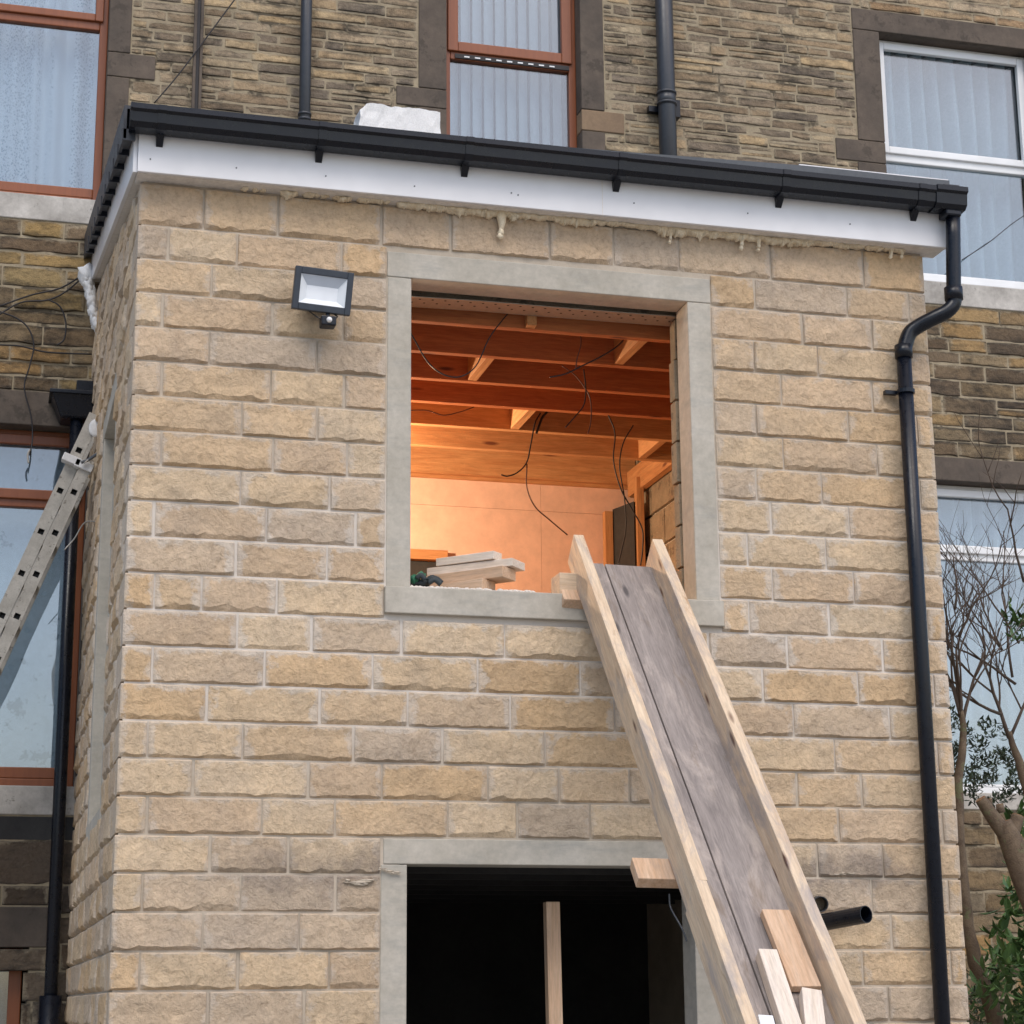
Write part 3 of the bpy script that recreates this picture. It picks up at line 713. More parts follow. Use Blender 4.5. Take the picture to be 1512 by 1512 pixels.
# waste pipe stubs low right
p1 = at(1279, 1350, -.34); p0 = at(1200, 1365, -.05)
def hollow(name, pts, r, mat, parent):
    m = MB(); pts = [Vector(p) for p in pts]; m.tube(pts, r, 20, cap=False); m.tube(pts, r*.90, 20, cap=False)
    n = 20; N_ = len(pts); b2 = N_*n
    for k in range(n): m.f.append(((N_-1)*n+k, (N_-1)*n+(k+1) % n, b2+(N_-1)*n+(k+1) % n, b2+(N_-1)*n+k))
    d = (pts[-1]-pts[-2]).normalized(); c = pts[-1]-d*.16; 
    return m.build(name, mat, parent, smooth=False)
hollow('waste_pipe', [p0+Vector((-.05, .1, 0)), p0, p1], .036, 'black', ext)
hollow('waste_pipe', [at(1206, 1334, .02), at(1212, 1335, -.08)], .033, 'greypipe', ext)

# ================================================================= OLD HOUSE
hs = thing('terraced_house', (2.5, D+.2, -2.25), 'old soot-stained coursed stone terraced house rising behind the extension', 'house')
HT = 7.2
def win_rect(pl, pt, pr_, pb, Y): return at(pl, pt, Y), at(pr_, pb, Y)
WY = D+.10    # frame front plane
# world rectangles of the window openings (x0,x1,z0,z1)
xR = at(148, 200, WY).x
WIN = {
 'LU': (xR-1.35, xR+.02, at(100, 287, WY).z, 6.6),
 'MU': (at(656, 120, WY).x-.01, at(849, 150, WY).x+.01, 4.0, 6.6),
 'RU': (at(1290, 64, WY).x-.01, at(1512, 90, WY).x+.005, at(1400, 412, WY).z-.01, at(1292, 58, WY).z),
 'RL': (at(1370, 718, WY).x-.5, at(1512, 900, WY).x+.35, at(1440, 1168, WY).z, at(1390, 716, WY).z),
 'LL': (at(125, 700, WY).x-1.35, at(128, 700, WY).x, at(50, 1146, WY).z, at(50, 636, WY).z),
 'LB': (at(30, 1450, WY).x-1.2, at(32, 1450, WY).x, -1.6, at(20, 1400, WY).z),
}
FB = {}
for k, px, py in (('LU', 80, 290), ('RU', 1440, 421), ('RL', 1440, 1170), ('LL', 50, 1160)):
    zn = at(px, py, D).z; v = list(WIN[k]); FB[k] = max(0., v[2]-zn); v[2] = zn; WIN[k] = tuple(v)
for k, v in WIN.items(): print(k, [round(a, 3) for a in v])
holes = list(WIN.values())
mb = MB(); wall_cells(mb, -3.2, 8.5, -2.25, HT, D-.0025, D+.30, [(a-.03, b+.03, c-.03, d+.03) for a, b, c, d in holes]); mb.build('house_wall_core', 'oldmortar', hs)
MB().box((-3.2, D+1.6, -2.25), (8.5, D+1.7, HT)).build('inner_wall', 'darkroom', hs)
MB().box((-3.2, D+.3, HT-.1), (8.5, D+1.6, HT)).build('inner_ceiling', 'darkroom', hs)
for x in (-3.2, 8.4): MB().box((x, D+.3, -2.25), (x+.1, D+1.6, HT-.1)).build('inner_wall', 'darkroom', hs)

HSt = StoneSet()
DT = [lin((172, 154, 128)), lin((160, 143, 119)), lin((150, 134, 112)), lin((138, 124, 106)), lin((180, 161, 131)), lin((128, 115, 99))]
def region(x0, x1, z0, z1, hmin, hmax, lmin, lmax, blocks=(), tints=DT, proud=.008, weight=1.):
    z = z0
    while z < z1-.01:
        h = rnd.uniform(hmin, hmax); zt = min(z+h, z1)
        if z1-zt < hmin*.5: zt = z1
        x = x0-rnd.uniform(0, lmax*.6)
        while x < x1-.005:
            L = rnd.uniform(lmin, lmax)*(1.2 if rnd.random() < .2 else 1); b = x+L
            a_, b_ = max(x, x0), min(b, x1)
            if x1-b_ < .05: b_ = x1; b = x1
            # split tall stone into two thin ones sometimes
            parts = [(z, zt)]
            if (zt-z) > hmin*1.35 and rnd.random() < .3: m_ = z+(zt-z)*rnd.uniform(.42, .58); parts = [(z, m_), (m_, zt)]
            for (p, q) in parts:
                segs = [(a_, b_)]
                for (u0, u1, v0, v1) in blocks:
                    if q > v0+.008 and p < v1-.008:
                        ns = []
                        for (s0, s1) in segs:
                            if s1 <= u0 or s0 >= u1: ns.append((s0, s1)); continue
                            for (pp_, qq_) in ((p, min(q, v0)), (max(p, v1), q)):
                                if qq_-pp_ > .026 and min(s1, u1)-max(s0, u0) > .04 and pp_ > z0-.01: HSt.add((max(s0, u0)+.004, D, pp_+.003), (1, 0, 0), (0, -1, 0), min(s1, u1)-max(s0, u0)-.008, qq_-pp_-.007, .03, vary(rnd.choice(tints), .12, .05), proud, bot=.006, cols=.04)
                            if s0 < u0: ns.append((s0, u0))
                            if s1 > u1: ns.append((u1, s1))
                        segs = ns
                for s0, s1 in segs:
                    if s1-s0 > .025:
                        jz = rnd.uniform(0, .006)
                        HSt.add((s0+rnd.uniform(.002, .006), D, p+.003+jz), (1, 0, 0), (0, -1, 0), s1-s0-.010, max(.018, q-p-.009-jz), .03, vary(rnd.choice(tints), .12, .05), proud*rnd.uniform(.4, 1.2), size=(s1-s0)*(q-p)*weight, bot=.006, cols=.04, tilt=rnd.uniform(-.006, .006), tilt2=.9)
            x = b
        z = zt
# dressed blocks: name, px rect -> world on y=D
def dress(name, x0, x1, z0, z1, mat='olddress', proud=.012, depth=.11, mind=None):
    return MB().box((x0, D-proud, z0+.002), (x1, D+depth, z1-.002)).build(name, mat, hs, bevel=.006)
LU, MU, RU, RL, LL, LB = (WIN[k] for k in ('LU', 'MU', 'RU', 'RL', 'LL', 'LB'))
X = lambda px, py: at(px, py, D).x
Z = lambda px, py: at(px, py, D).z
blk = []
def dr(x0, x1, z0, z1, mat='olddress', name='jamb_block'):
    dress(name, x0, x1, z0, z1, mat); blk.append((x0-.004, x1+.004, z0-.004, z1+.004))
# left upper window jamb
jx = X(193, 60); zb1, zb2 = Z(210, 118), Z(210, 82)
dr(LU[1], jx, zb2, 6.8); dr(LU[1], X(229, 100), zb1, zb2); dr(LU[1], jx, Z(160, 322)+.16, zb1)
sz = (Z(80, 328), LU[2])
dr(LU[0]-.1, X(158, 300), sz[0], sz[1], 'sill', 'window_sill')
# middle window jambs
a, b = X(618, 60), MU[0]; z1_, z2_ = Z(620, 158), Z(620, 130)
dr(a, b, z2_, 6.8); dr(X(585, 150), b, z1_, z2_); dr(a, b, 4.2, z1_)
a, b = MU[1], X(891, 100); z1_, z2_ = Z(890, 196), Z(890, 165)
dr(a, b, z2_, 6.8); dr(a, X(921, 180), z1_, z2_, 'olddress_l'); dr(a, b, 4.2, z1_)
dr(MU[0]-.1, MU[1]+.1, 3.8, 4.0, 'sill', 'window_sill')
# right upper window
lt = RU[3]; lz = Z(1262, 12)
dr(X(1257, 30), RU[1]+.2, lt, lz, 'olddress', 'lintel')
a, b = X(1259, 60), RU[0]; z1_, z2_ = Z(1240, 236), Z(1240, 204)
dr(a, b, z2_, lt); dr(X(1234, 220), b, z1_, z2_); dr(X(1266, 240), b, 4.0, z1_)
dr(RU[1], RU[1]+.2, 4.0, lt)
dr(RU[0]-.25, RU[1]+.25, Z(1440, 455), RU[2], 'sill', 'window_sill')
# right lower window
dr(RL[0]-.2, RL[1]+.3, RL[3], Z(1400, 675), 'olddress', 'lintel'); dr(RL[0]-.2, RL[1]+.3, Z(1440, 1196), RL[2], 'sill', 'window_sill')
dr(RL[1], RL[1]+.15, RL[2], RL[3])
# left lower window
dr(LL[0]-.2, .1, LL[3], Z(50, 578), 'olddress', 'lintel'); dr(LL[0]-.2, .1, Z(50, 1204), LL[2], 'sill', 'window_sill')
dr(LL[1], .06, LL[2], LL[3]); dr(LB[0]-.2, LB[1]+.12, LB[3], LB[3]+.22, 'olddress', 'lintel')
MB().box((-1.6, D-.004, Z(50, 1240)), (.06, D+.06, Z(50, 1206))).build('recess_shade_panel', 'darkroom', hs); blk.append((-1.6, .06, Z(50, 1240), Z(50, 1206)))  # flush dark slab, paints the shade of the gap below the sill
allb = blk+[(h[0], h[1], h[2], h[3]) for h in holes]
DT2 = [lin((150, 130, 100)), lin((134, 116, 90)), lin((118, 102, 82)), lin((104, 90, 74)), lin((160, 134, 96))]
region(-.25, 5.05, 4.30, 6.30, .055, .085, .12, .42, allb)                 # thin rubble above the roof
region(5.05, 6.6, lz, 6.5, .07, .10, .15, .40, allb, [lin((176, 154, 124)), lin((164, 140, 112)), lin((180, 160, 132))])
region(-.95, .10, Z(50, 578), sz[0], .085, .14, .16, .42, allb, DT2+[lin((158, 136, 96))], .012, 1.)
region(5.0, 6.4, Z(1400, 675), Z(1440, 455), .085, .12, .2, .42, allb, DT2, .010, 1.)
DK = [lin((112, 98, 82)), lin((98, 86, 74)), lin((86, 76, 66))]
region(-.95, .10, -1.3, Z(50, 1240), .14, .19, .25, .5, allb, DK, .010, 1.)
region(4.9, 6.6, -1.1, Z(1440, 1196), .12, .16, .25, .5, allb, DT2+[lin((140, 124, 100))], .010, 1.)
print('house stones', len(HSt.items), 'ext', len(S.items))
HSt.build(hs, 'oldstone', 300, restname='rubble_stones')

def frame_rect(mb, x0, x1, z0, z1, w_, y0, y1):
    mb.box((x0, y0, z0), (x0+w_, y1, z1)); mb.box((x1-w_, y0, z0), (x1, y1, z1)); mb.box((x0+w_, y0+.0005, z0), (x1-w_, y1, z0+w_)); mb.box((x0+w_, y0+.0005, z1-w_), (x1-w_, y1, z1)); return mb
def window(rect, zt, mat, top_sash=True, low_sash=False, fw=.05, sw=.05, tr=.05, fb=0.):
    x0, x1, z0, z1 = rect
    w_ = frame_rect(MB(), x0, x1, z0, z1, fw, WY, WY+.06); w_.box((x0+fw, WY+.0007, z0+fw), (x1-fw, WY+.059, z0+fw+fb)) if fb else None; w_.box((x0+fw, WY+.001, zt-tr/2), (x1-fw, WY+.058, zt+tr/2))
    wo_ = w_.build('window', mat, hs, bevel=.006)
    def pane(a, b, c, d): MB().box((a, WY+.028, c), (b, WY+.034, d)).build('pane', 'glass', wo_)
    if top_sash:
        frame_rect(MB(), x0+fw*.6, x1-fw*.6, zt+tr*.25, z1-fw*.6, sw+fw*.4, WY-.018, WY+.02).build('sash', mat, wo_, bevel=.006)
        i = fw+sw; pane(x0+i-.01, x1-i+.01, zt+tr*.25+sw+fw*.4-.01, z1-i+.01)
    else: pane(x0+fw-.005, x1-fw+.005, zt+tr/2-.005, z1-fw+.005)
    if low_sash:
        frame_rect(MB(), x0+fw*.6, x1-fw*.6, z0+fw*.6, zt-tr*.3, sw, WY-.018, WY+.02).build('sash', mat, wo_, bevel=.006)
    pane(x0+fw-.005, x1-fw+.005, z0+fw-.005, zt-tr/2+.005)
    return wo_
def curtain(rect, mat, label, pitch, amp, group=None, y=None, top=None, bottom=None, name='net_curtain', irr=.4):
    x0, x1, z0, z1 = rect; z1 = top or z1; z0 = bottom or z0; m = MB(); y = y or WY+.16; n_ = int((x1-x0)/pitch*10); rows = 10
    for j in range(rows+1):
        z = z0+(z1-z0)*j/rows
        for i in range(n_+1):
            x = x0+(x1-x0)*i/n_; ph = x/pitch*2*math.pi+irr*5*noise.noise(Vector((x*3, z*.25, 1)))
            m.v.append(Vector((x+.004*math.cos(ph), y+amp*math.sin(ph)*(.75+.5*noise.noise(Vector((x*2, z, 4)))), z)))
    for j in range(rows):
        for i in range(n_): a_ = j*(n_+1)+i; m.f.append((a_, a_+1, a_+n_+2, a_+n_+1))
    return m.build(name, mat, None, smooth=True, label=label, category='curtain', group=group)
zt = at(100, 32, WY).z
window(LU, zt, 'brownpvc', True, fw=.05, sw=.03, tr=.07, fb=FB['LU'])
curtain((LU[0]+.02, LU[1]-.02, LU[2]+.03, LU[3]), 'lace', 'white patterned lace curtain behind the brown-framed window at the upper left', .13, .045)
wm = window(MU, at(740, 88, WY).z, 'brownpvc', True, fw=.05, sw=.05, tr=.07)
m = MB(); zt = at(740, 90, WY).z
MB().box((MU[0]+.08, WY-.010, zt-.018), (MU[1]-.05, WY-.002, zt+.012)).build('trickle_vent', 'cable', wm)
m = MB()
for i in range(9):
    x = MU[0]+.14+i*.072; m.box((x, WY-.014, zt-.010), (x+.035, WY-.009, zt-.001))
m.build('vent_slots', 'whitepvc', wm, kind='stuff')
vb = thing('vertical_blind', ((MU[0]+MU[1])/2, WY+.13, 4.02), 'white vertical louvre blind behind the narrow brown-framed window above the roof', 'blind')
x = MU[0]+.03; i_ = 0
while x < MU[1]-.02:
    m = MB(); ang = math.radians(38+rnd.uniform(-5, 5)); hw_ = .046; K = 6
    for k in range(K+1):
        t = -1+2*k/K; cx_ = x+math.cos(ang)*hw_*t; cy_ = WY+.14+math.sin(ang)*hw_*t+.007*(1-t*t)
        for z_ in (4.02, MU[3]-.1): m.v.append(Vector((cx_, cy_, z_)))
        for z_ in (4.02, MU[3]-.1): m.v.append(Vector((cx_-.0004, cy_+.0008, z_)))
    for k in range(K): a_ = k*4; m.f += [(a_, a_+4, a_+5, a_+1), (a_+2, a_+3, a_+7, a_+6)]
    m.build('louvre', 'net', vb, smooth=True); x += .078
window(RU, at(1400, 240, WY).z, 'whitepvc', True, fw=.04, sw=.035, tr=.07, fb=FB['RU'])
curtain((RU[0]+.02, RU[1]-.02, RU[2]+.02, RU[3]), 'bluecurtain', 'soft pale blue curtain behind the white-framed window at the upper right', .12, .075, irr=.7)
window(RL, at(1440, 822, WY).z, 'whitepvc', True, fw=.045, sw=.035, tr=.06, fb=FB['RL'])
curtain((RL[0]+.02, RL[1]-.02, RL[2]+.02, RL[3]), 'netbright', 'white curtain behind the white-framed window and the bare branches at the lower right', .12, .05, irr=.6)
window(LL, at(50, 742, WY).z, 'brownpvc', True, fw=.05, sw=.04, tr=.06, fb=FB['LL'])
curtain((LL[0]+.02, LL[1]-.02, LL[2]+.02, LL[3]), 'dirty', 'smudged white blind behind the brown-framed window beside the ladder', .3, .004, name='window_blind')
window(LB, -.95, 'brownpvc', False, fw=.07, tr=.04)
curtain((LB[0]+.02, LB[1]-.02, LB[2]+.02, LB[3]), 'net', 'white net curtain in the small brown-framed window at the bottom left corner', .1, .01)
# house pipes
def vpipe(x, y, z0, z1, r, mat, nm='soil_pipe'): return MB().tube([(x, y, z1), (x, y, (z0+z1)/2), (x, y, z0)], r, 16).build(nm, mat, hs, smooth=True)
x = at(451, 100, D-.07).x; vp = vpipe(x, D-.07, 3.6, 7, .036, 'greypipe', 'vent_pipe')
zc = at(455, 170, D-.07).z
for dz in (0, -.035): MB().tube([(x, D-.07, zc+dz+.008), (x, D-.07, zc+dz-.008)], .043, 16).build('pipe_collar', 'greypipe', vp, smooth=True)
x = at(983, 100, D-.09).x; vp = vpipe(x, D-.09, 3.6, 7, .058, 'greypipe')
zc = at(985, 148, D-.09).z
m = MB().tube([(x, D-.09, zc+.045), (x, D-.09, zc-.045)], .0615, 18); m.build('pipe_socket', 'greypipe', vp, smooth=True)
for dz in (.045, -.03): MB().tube([(x, D-.09, zc+dz+.008), (x, D-.09, zc+dz-.008)], .067, 18).build('pipe_collar', 'greypipe', vp, smooth=True)
MB().box((x-.11, D-.05, zc-.07), (x+.10, D-.01, zc-.03)).box((x+.065, D-.07, zc-.10), (x+.10, D-.01, zc+.02)).build('pipe_bracket', 'black', vp)
# old grey conduit with dark staining
x = at(293, 60, D-.03).x
MB().box((x-.030, D-.045, 4.3), (x-.012, D-.012, 7)).box((x+.010, D-.04, 4.3), (x+.028, D-.012, 7)).build('conduit', 'olddress', hs, bevel=.003)
MB().box((x-.011, D-.028, 4.3), (x+.009, D-.010, 7)).build('conduit', 'cable', hs)
# hopper and left downpipe
hy = D-.14
def hp(px, py, Y): return at(px, py, Y)
a0, a1 = at(76, 580, hy-.08), at(140, 580, hy-.08); zb = at(92, 614, hy-.08).z; zt_ = at(76, 577, hy-.08).z
MB().hexa([Vector(p) for p in [(a0.x+.06, hy-.05, zb), (a1.x, hy-.05, zb), (a1.x, D-.01, zb), (a0.x+.06, D-.01, zb), (a0.x, hy-.09, zt_), (a1.x, hy-.09, zt_), (a1.x, D-.01, zt_), (a0.x, D-.01, zt_)]]).build('rainwater_hopper', 'black', hs, bevel=.012)
MB().box((a0.x-.01, hy-.10, zt_-.012), (a1.x+.0, D-.005, zt_+.012)).build('hopper_rim', 'black', hs, bevel=.004)
MB().box((at(113, 570, hy).x, hy-.03, zt_), (at(141, 570, hy).x, D-.01, at(120, 563, hy).z)).build('gutter_stub', 'black', hs, bevel=.006)
xl = at(104, 700, hy).x; xl2 = at(84, 1400, hy).x; print('left pipe', xl, xl2)
xp = (xl+xl2)/2
MB().tube([(xp, hy, zb+.02), (xp, hy, .5), (xp, hy, -2.2)], .036, 16).build('downpipe', 'black', hs, smooth=True)
zz = at(85, 1480, hy).z; MB().tube([(xp, hy, at(85, 1470, hy).z), (xp, hy, -2.2)], .060, 16).build('pipe_socket', 'black', hs, smooth=True)

# ================================================================= FLOODLIGHT
fc = at(476, 430, -.13); fl = thing('floodlight', (fc.x, -.0, fc.z-.12), 'dark grey square floodlight with a motion sensor, fixed crookedly to the stone wall', 'floodlight')
fx = Vector((math.cos(math.radians(3.5)), -.02, -math.sin(math.radians(3.5)))).normalized(); fn = Vector((.02, -math.cos(math.radians(10)), -math.sin(math.radians(10)))).normalized()
fz = fn.cross(fx).normalized(); fz = -fz if fz.z < 0 else fz
def fp(a, b, c): return fc+fx*a+fz*b+fn*c
w2, h2 = .124, .092
def fq(a0, a1, b0, b1, c0, c1): return [fp(a0, b0, c0), fp(a1, b0, c0), fp(a1, b0, c1), fp(a0, b0, c1), fp(a0, b1, c0), fp(a1, b1, c0), fp(a1, b1, c1), fp(a0, b1, c1)]
m = MB(); iw, ih = .098, .062
m.hexa(fq(-w2, -iw, -h2, h2, -.01, .022)); m.hexa(fq(iw, w2, -h2, h2, -.01, .022)); m.hexa(fq(-iw, iw, ih, h2, -.01, .0215)); m.hexa(fq(-iw, iw, -h2, -ih, -.01, .0215))
m.hexa(fq(-w2+.02, w2-.02, -h2+.015, h2-.015, -.045, -.0105)); m.build('housing', 'floodframe', fl, bevel=.003)
pw_, ph_ = .066, .026
o4 = [fp(-iw, -ih, .016), fp(iw, -ih, .016), fp(iw, ih, .016), fp(-iw, ih, .016)]; i4 = [fp(-pw_, -ph_-.012, -.006), fp(pw_, -ph_-.012, -.006), fp(pw_, ph_-.006, -.006), fp(-pw_, ph_-.006, -.006)]
m = MB(); m.add(o4+i4, [(0, 1, 5, 4), (1, 2, 6, 5), (3, 0, 4, 7)]); m.build('reflector', 'floodlens', fl)
m = MB(); m.add([o4[2], o4[3], i4[3], i4[2]], [(0, 1, 2, 3)]); m.build('reflector', 'floodshade', fl)
m = MB(); m.add(i4, [(0, 1, 2, 3)]); m.build('led_panel', 'floodpanel', fl)
m = MB(); m.tube([fp(.0, -.05, -.04), Vector((fc.x, -.02, fc.z-.02)), Vector((fc.x, .0, fc.z))], .014, 8); m.box((fc.x-.05, -.035, fc.z-.05), (fc.x+.05, -.012, fc.z+.03)); m.build('wall_bracket', 'floodframe', fl)
sc_ = at(484, 476, -.12); sb = MB().box((sc_.x-.032, -.15, sc_.z-.022), (sc_.x+.032, -.09, sc_.z+.022)).build('sensor', 'black', fl, bevel=.006)
MB().blob((sc_.x+.001, -.152, sc_.z+.001), (.0125, .012, .0125), 8, 0).build('sensor_lens', 'white', sb, smooth=True)
MB().tube([(sc_.x, -.12, sc_.z+.02), (sc_.x, -.12, sc_.z+.05)], .009, 8).build('sensor_neck', 'black', fl)
MB().tube(smooth_path([fp(-.055, -h2+.01, -.02), (sc_.x-.045, -.12, sc_.z+.02), (sc_.x-.02, -.12, sc_.z+.005)], 4), .003, 6).build('cable', 'cable', fl)
MB().tube(smooth_path([fp(.04, -h2+.01, -.02), (sc_.x+.04, -.12, sc_.z+.03), (sc_.x+.02, -.12, sc_.z+.01)], 4), .003, 6).build('cable', 'cable', fl)

# ================================================================= LADDER
LY = 2.55
lad = thing('ladder', at(-60, 1100, LY), 'paint-spattered aluminium extension ladder leaning against the left side wall', 'ladder')
def stile(pxa, pya, pxb, pyb, wpx, nholes, hole_pts, Yn):
    a = at(pxa, pya, Yn); b = at(pxb, pyb, Yn); d = (b-a).normalized(); nrm = Vector((d.z, 0, -d.x))
    a = a-d*.0; return a, b, d, nrm
def section(top, bot, width, holes, off):
    """top/bot: centre line px; ladder section with two stiles, hollow rungs"""
    a = at(top[0], top[1], LY+off); b = at(bot[0], bot[1], LY+off); d = (b-a).normalized(); b = a+d*3.0; nr = Vector((-d.z, 0, d.x))
    hw = width/2; out = []
    ts = [(at(h[0], h[1], LY+off)-a).dot(d) for h in holes]
    t0 = ts[0]; sp = (ts[-1]-ts[0])/(len(ts)-1); rung_t = [t0+sp*i for i in range(int((3.0-t0)/sp))]
    hs_ = .0155
    for Y0 in (LY+off, LY+off+.36):
        m = MB(); th = .022; cuts = [0]
        for r_ in rung_t: cuts += [r_-hs_, r_+hs_]
        cuts.append(3.0)
        def bx(t0_, t1_, n0, n1):
            P = []
            for n__ in (0,):
                pass
            p = lambda t, n_, y: Vector((a.x+d.x*t+nr.x*n_, y, a.z+d.z*t+nr.z*n_))
            m.hexa([p(t0_, n0, Y0), p(t1_, n0, Y0), p(t1_, n0, Y0+th), p(t0_, n0, Y0+th), p(t0_, n1, Y0), p(t1_, n1, Y0), p(t1_, n1, Y0+th), p(t0_, n1, Y0+th)])
        for i in range(len(cuts)-1):
            if i % 2 == 0: bx(cuts[i], cuts[i+1], -hw, hw)
            else: bx(cuts[i], cuts[i+1], -hw, -hs_); bx(cuts[i], cuts[i+1], hs_, hw)
        m.build('stile', 'alu', lad)
    for r_ in rung_t:
        c = a+d*r_; m = MB()
        for (n0, n1, u0, u1) in ((-hs_, hs_, -hs_, -hs_+.002), (-hs_, hs_, hs_-.002, hs_), (-hs_, -hs_+.002, -hs_, hs_), (hs_-.002, hs_, -hs_, hs_)):
            p = lambda t, n_, y: Vector((c.x+d.x*t+nr.x*n_, y, c.z+d.z*t+nr.z*n_))
            y0, y1 = LY+off+.003, LY+off+.38
            m.hexa([p(u0, n0, y0), p(u1, n0, y0), p(u1, n0, y1), p(u0, n0, y1), p(u0, n1, y0), p(u1, n1, y0), p(u1, n1, y1), p(u0, n1, y1)])
        p = lambda t, n_, y: Vector((c.x+d.x*t+nr.x*n_, y, c.z+d.z*t+nr.z*n_))
        m.hexa([p(-.01, -.01, LY+off+.03), p(.01, -.01, LY+off+.03), p(.01, -.01, LY+off+.04), p(-.01, -.01, LY+off+.04), p(-.01, .01, LY+off+.03), p(.01, .01, LY+off+.03), p(.01, .01, LY+off+.04), p(-.01, .01, LY+off+.04)])
        m.build('rung', 'cable' if False else 'alu_dark', lad)
    return a, d, nr
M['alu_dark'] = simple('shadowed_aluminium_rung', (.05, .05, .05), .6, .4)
h1 = [(117, 665), (90.5, 724.5), (62, 785), (33.5, 846.5), (4.5, 909)]
h2_ = [(108, 726), (79.5, 787), (51.5, 848), (24.5, 909.5)]
aa = section((141, 612), (0, 915), .068, h1, .035); bb = section((131, 679), (0, 965), .062, h2_, -.0)
c = aa[0]+aa[1]*.04; MB().blob(at(141, 632, LY+.02), (.035, .008, .05), 8, .1).build('end_cap', 'strap', lad, smooth=True)
for px, py in ((106, 678), (124, 687)):
    c = at(px, py, LY-.012); d = aa[1]; nr = aa[2]
    m = MB(); p = lambda t, n_, y: Vector((c.x+d.x*t+nr.x*n_, y, c.z+d.z*t+nr.z*n_))
    m.hexa([p(-.022, -.05, LY-.018), p(.022, -.05, LY-.018), p(.022, -.05, LY+.05), p(-.022, -.05, LY+.05), p(-.022, .05, LY-.018), p(.022, .05, LY-.018), p(.022, .05, LY+.05), p(-.022, .05, LY+.05)]); m.build('strap', 'strap', lad, bevel=.004)

# ================================================================= CHUTE
CA = Vector((-0.03480423, -0.71608283, -0.69714707)).normalized(); CC = Vector((0.9993471, -0.03170557, -0.01732444)).normalized(); CN = Vector((-0.00969771, -0.69729487, 0.71671879)).normalized()
CP = Vector((1.8938, 0, 1.0687)); B_, h_, t_ = .3124, .1453, .0457
ch = thing('timber_chute', CP+CA*4.5, 'long timber rubble chute resting on the upper window sill and sloping down to the right', 'chute')
S0, S1 = -.20, 4.6
def cpt(s, c, n_): return CP+CA*s+CC*c+CN*n_
def cbox(name, s0, s1, c0, c1, n0, n1, mat, parent=ch, bevel=.003, **k):
    return obox(name, cpt((s0+s1)/2, (c0+c1)/2, (n0+n1)/2), CA, None, CN, s1-s0, c1-c0, n1-n0, mat, parent, bevel, **k)
cbox('side_board', S0-.005, 2.05, 0, t_, 0, h_, 'pinedark'); cbox('side_board', 2.052, S1, -.004, t_-.006, -.004, h_+.002, 'pinedark')
cbox('side_board', S0-.01, S1, t_+B_, 2*t_+B_, 0, h_, 'pinedark')
cbox('base_board', S0+.055, S1, t_+.001, t_+.098, .012, .042, 'trough'); cbox('base_board', S0+.055, S1, t_+.103, t_+B_-.001, .010, .040, 'trough')
cbox('cross_batten', .0, .09, -.07, .42, -.05, -.003, 'pine')
m = cbox('cross_batten', 1.76, 1.87, -.13, .47, -.052, -.007, 'pine')
# timbers lying in the chute
def on(px, py, h=.045): return atplane(px, py, cpt(0, 0, h), CN)
def lay(pts, th, h, mat, label, name='timber_offcut', grp='timbers lying in the chute'):
    """pts: top-left, top-right, bottom-right px of upper face"""
    a, b, c, = [on(*p, h+th) for p in pts]; wv = (b-a); wd = wv.length; dl = (c-b); L = dl.length
    dl = dl.normalized(); cen = (a+b)/2+dl*L/2-CN*th/2
    return obox(name, cen, dl, None, CN, L, wd, th, mat, None, .003, label=label, category='timber', group=grp)
lay([(1125, 1343), (1166, 1342), (1213, 1455)], .03, .045, 'pine', 'wide pinkish board lying highest in the chute against its right side')
lay([(1119.5, 1401), (1147, 1401), (1186, 1516)], .045, .045, 'pinewhite', 'narrow whitish batten lying in the chute left of the wide board')
lay([(1184, 1459), (1213, 1459), (1222, 1540)], .045, .045, 'pinewhite', 'short pale block below the wide board at the bottom of the chute')
lay([(1120, 1499), (1141, 1498), (1150, 1535)], .03, .045, 'floodpanel', 'pale bluish offcut just showing at the bottom left of the chute')
MB().box((at(823, 860, .03).x, -.005, IZ0), (at(852, 860, .03).x, .13, at(835, 848, .03).z)).build('timber_offcut', 'pinedark', None, bevel=.003, label='small grey timber block on the sill against the chute', category='timber')
# timbers on the sill
def sillb(p0, p1, z, wd, th, mat, label):
    a = at(*p0[:2], p0[2]); b = at(*p1[:2], p1[2]); a.z = b.z = z+th/2
    return beam('timber_offcut', a, b, wd, th, mat, None, label=label, category='timber', group='timber offcuts stacked on the sill')
zs = IZ0+.004
sillb((600, 860, .36), (722, 868, .03), zs, .10, .05, 'pine', 'bottom timber of the stack on the window sill, end facing outward')
sillb((615, 850, .34), (752, 852, .00), zs+.052, .11, .05, 'pine', 'second timber up in the stack on the window sill, jutting to the right')
sillb((640, 840, .30), (766, 832, .02), zs+.104, .12, .036, 'pinewhite', 'wide pale board jutting furthest right from the stack on the window sill')
sillb((650, 826, .25), (735, 820, .05), zs+.142, .075, .036, 'pinewhite', 'topmost short pale board of the stack on the window sill')
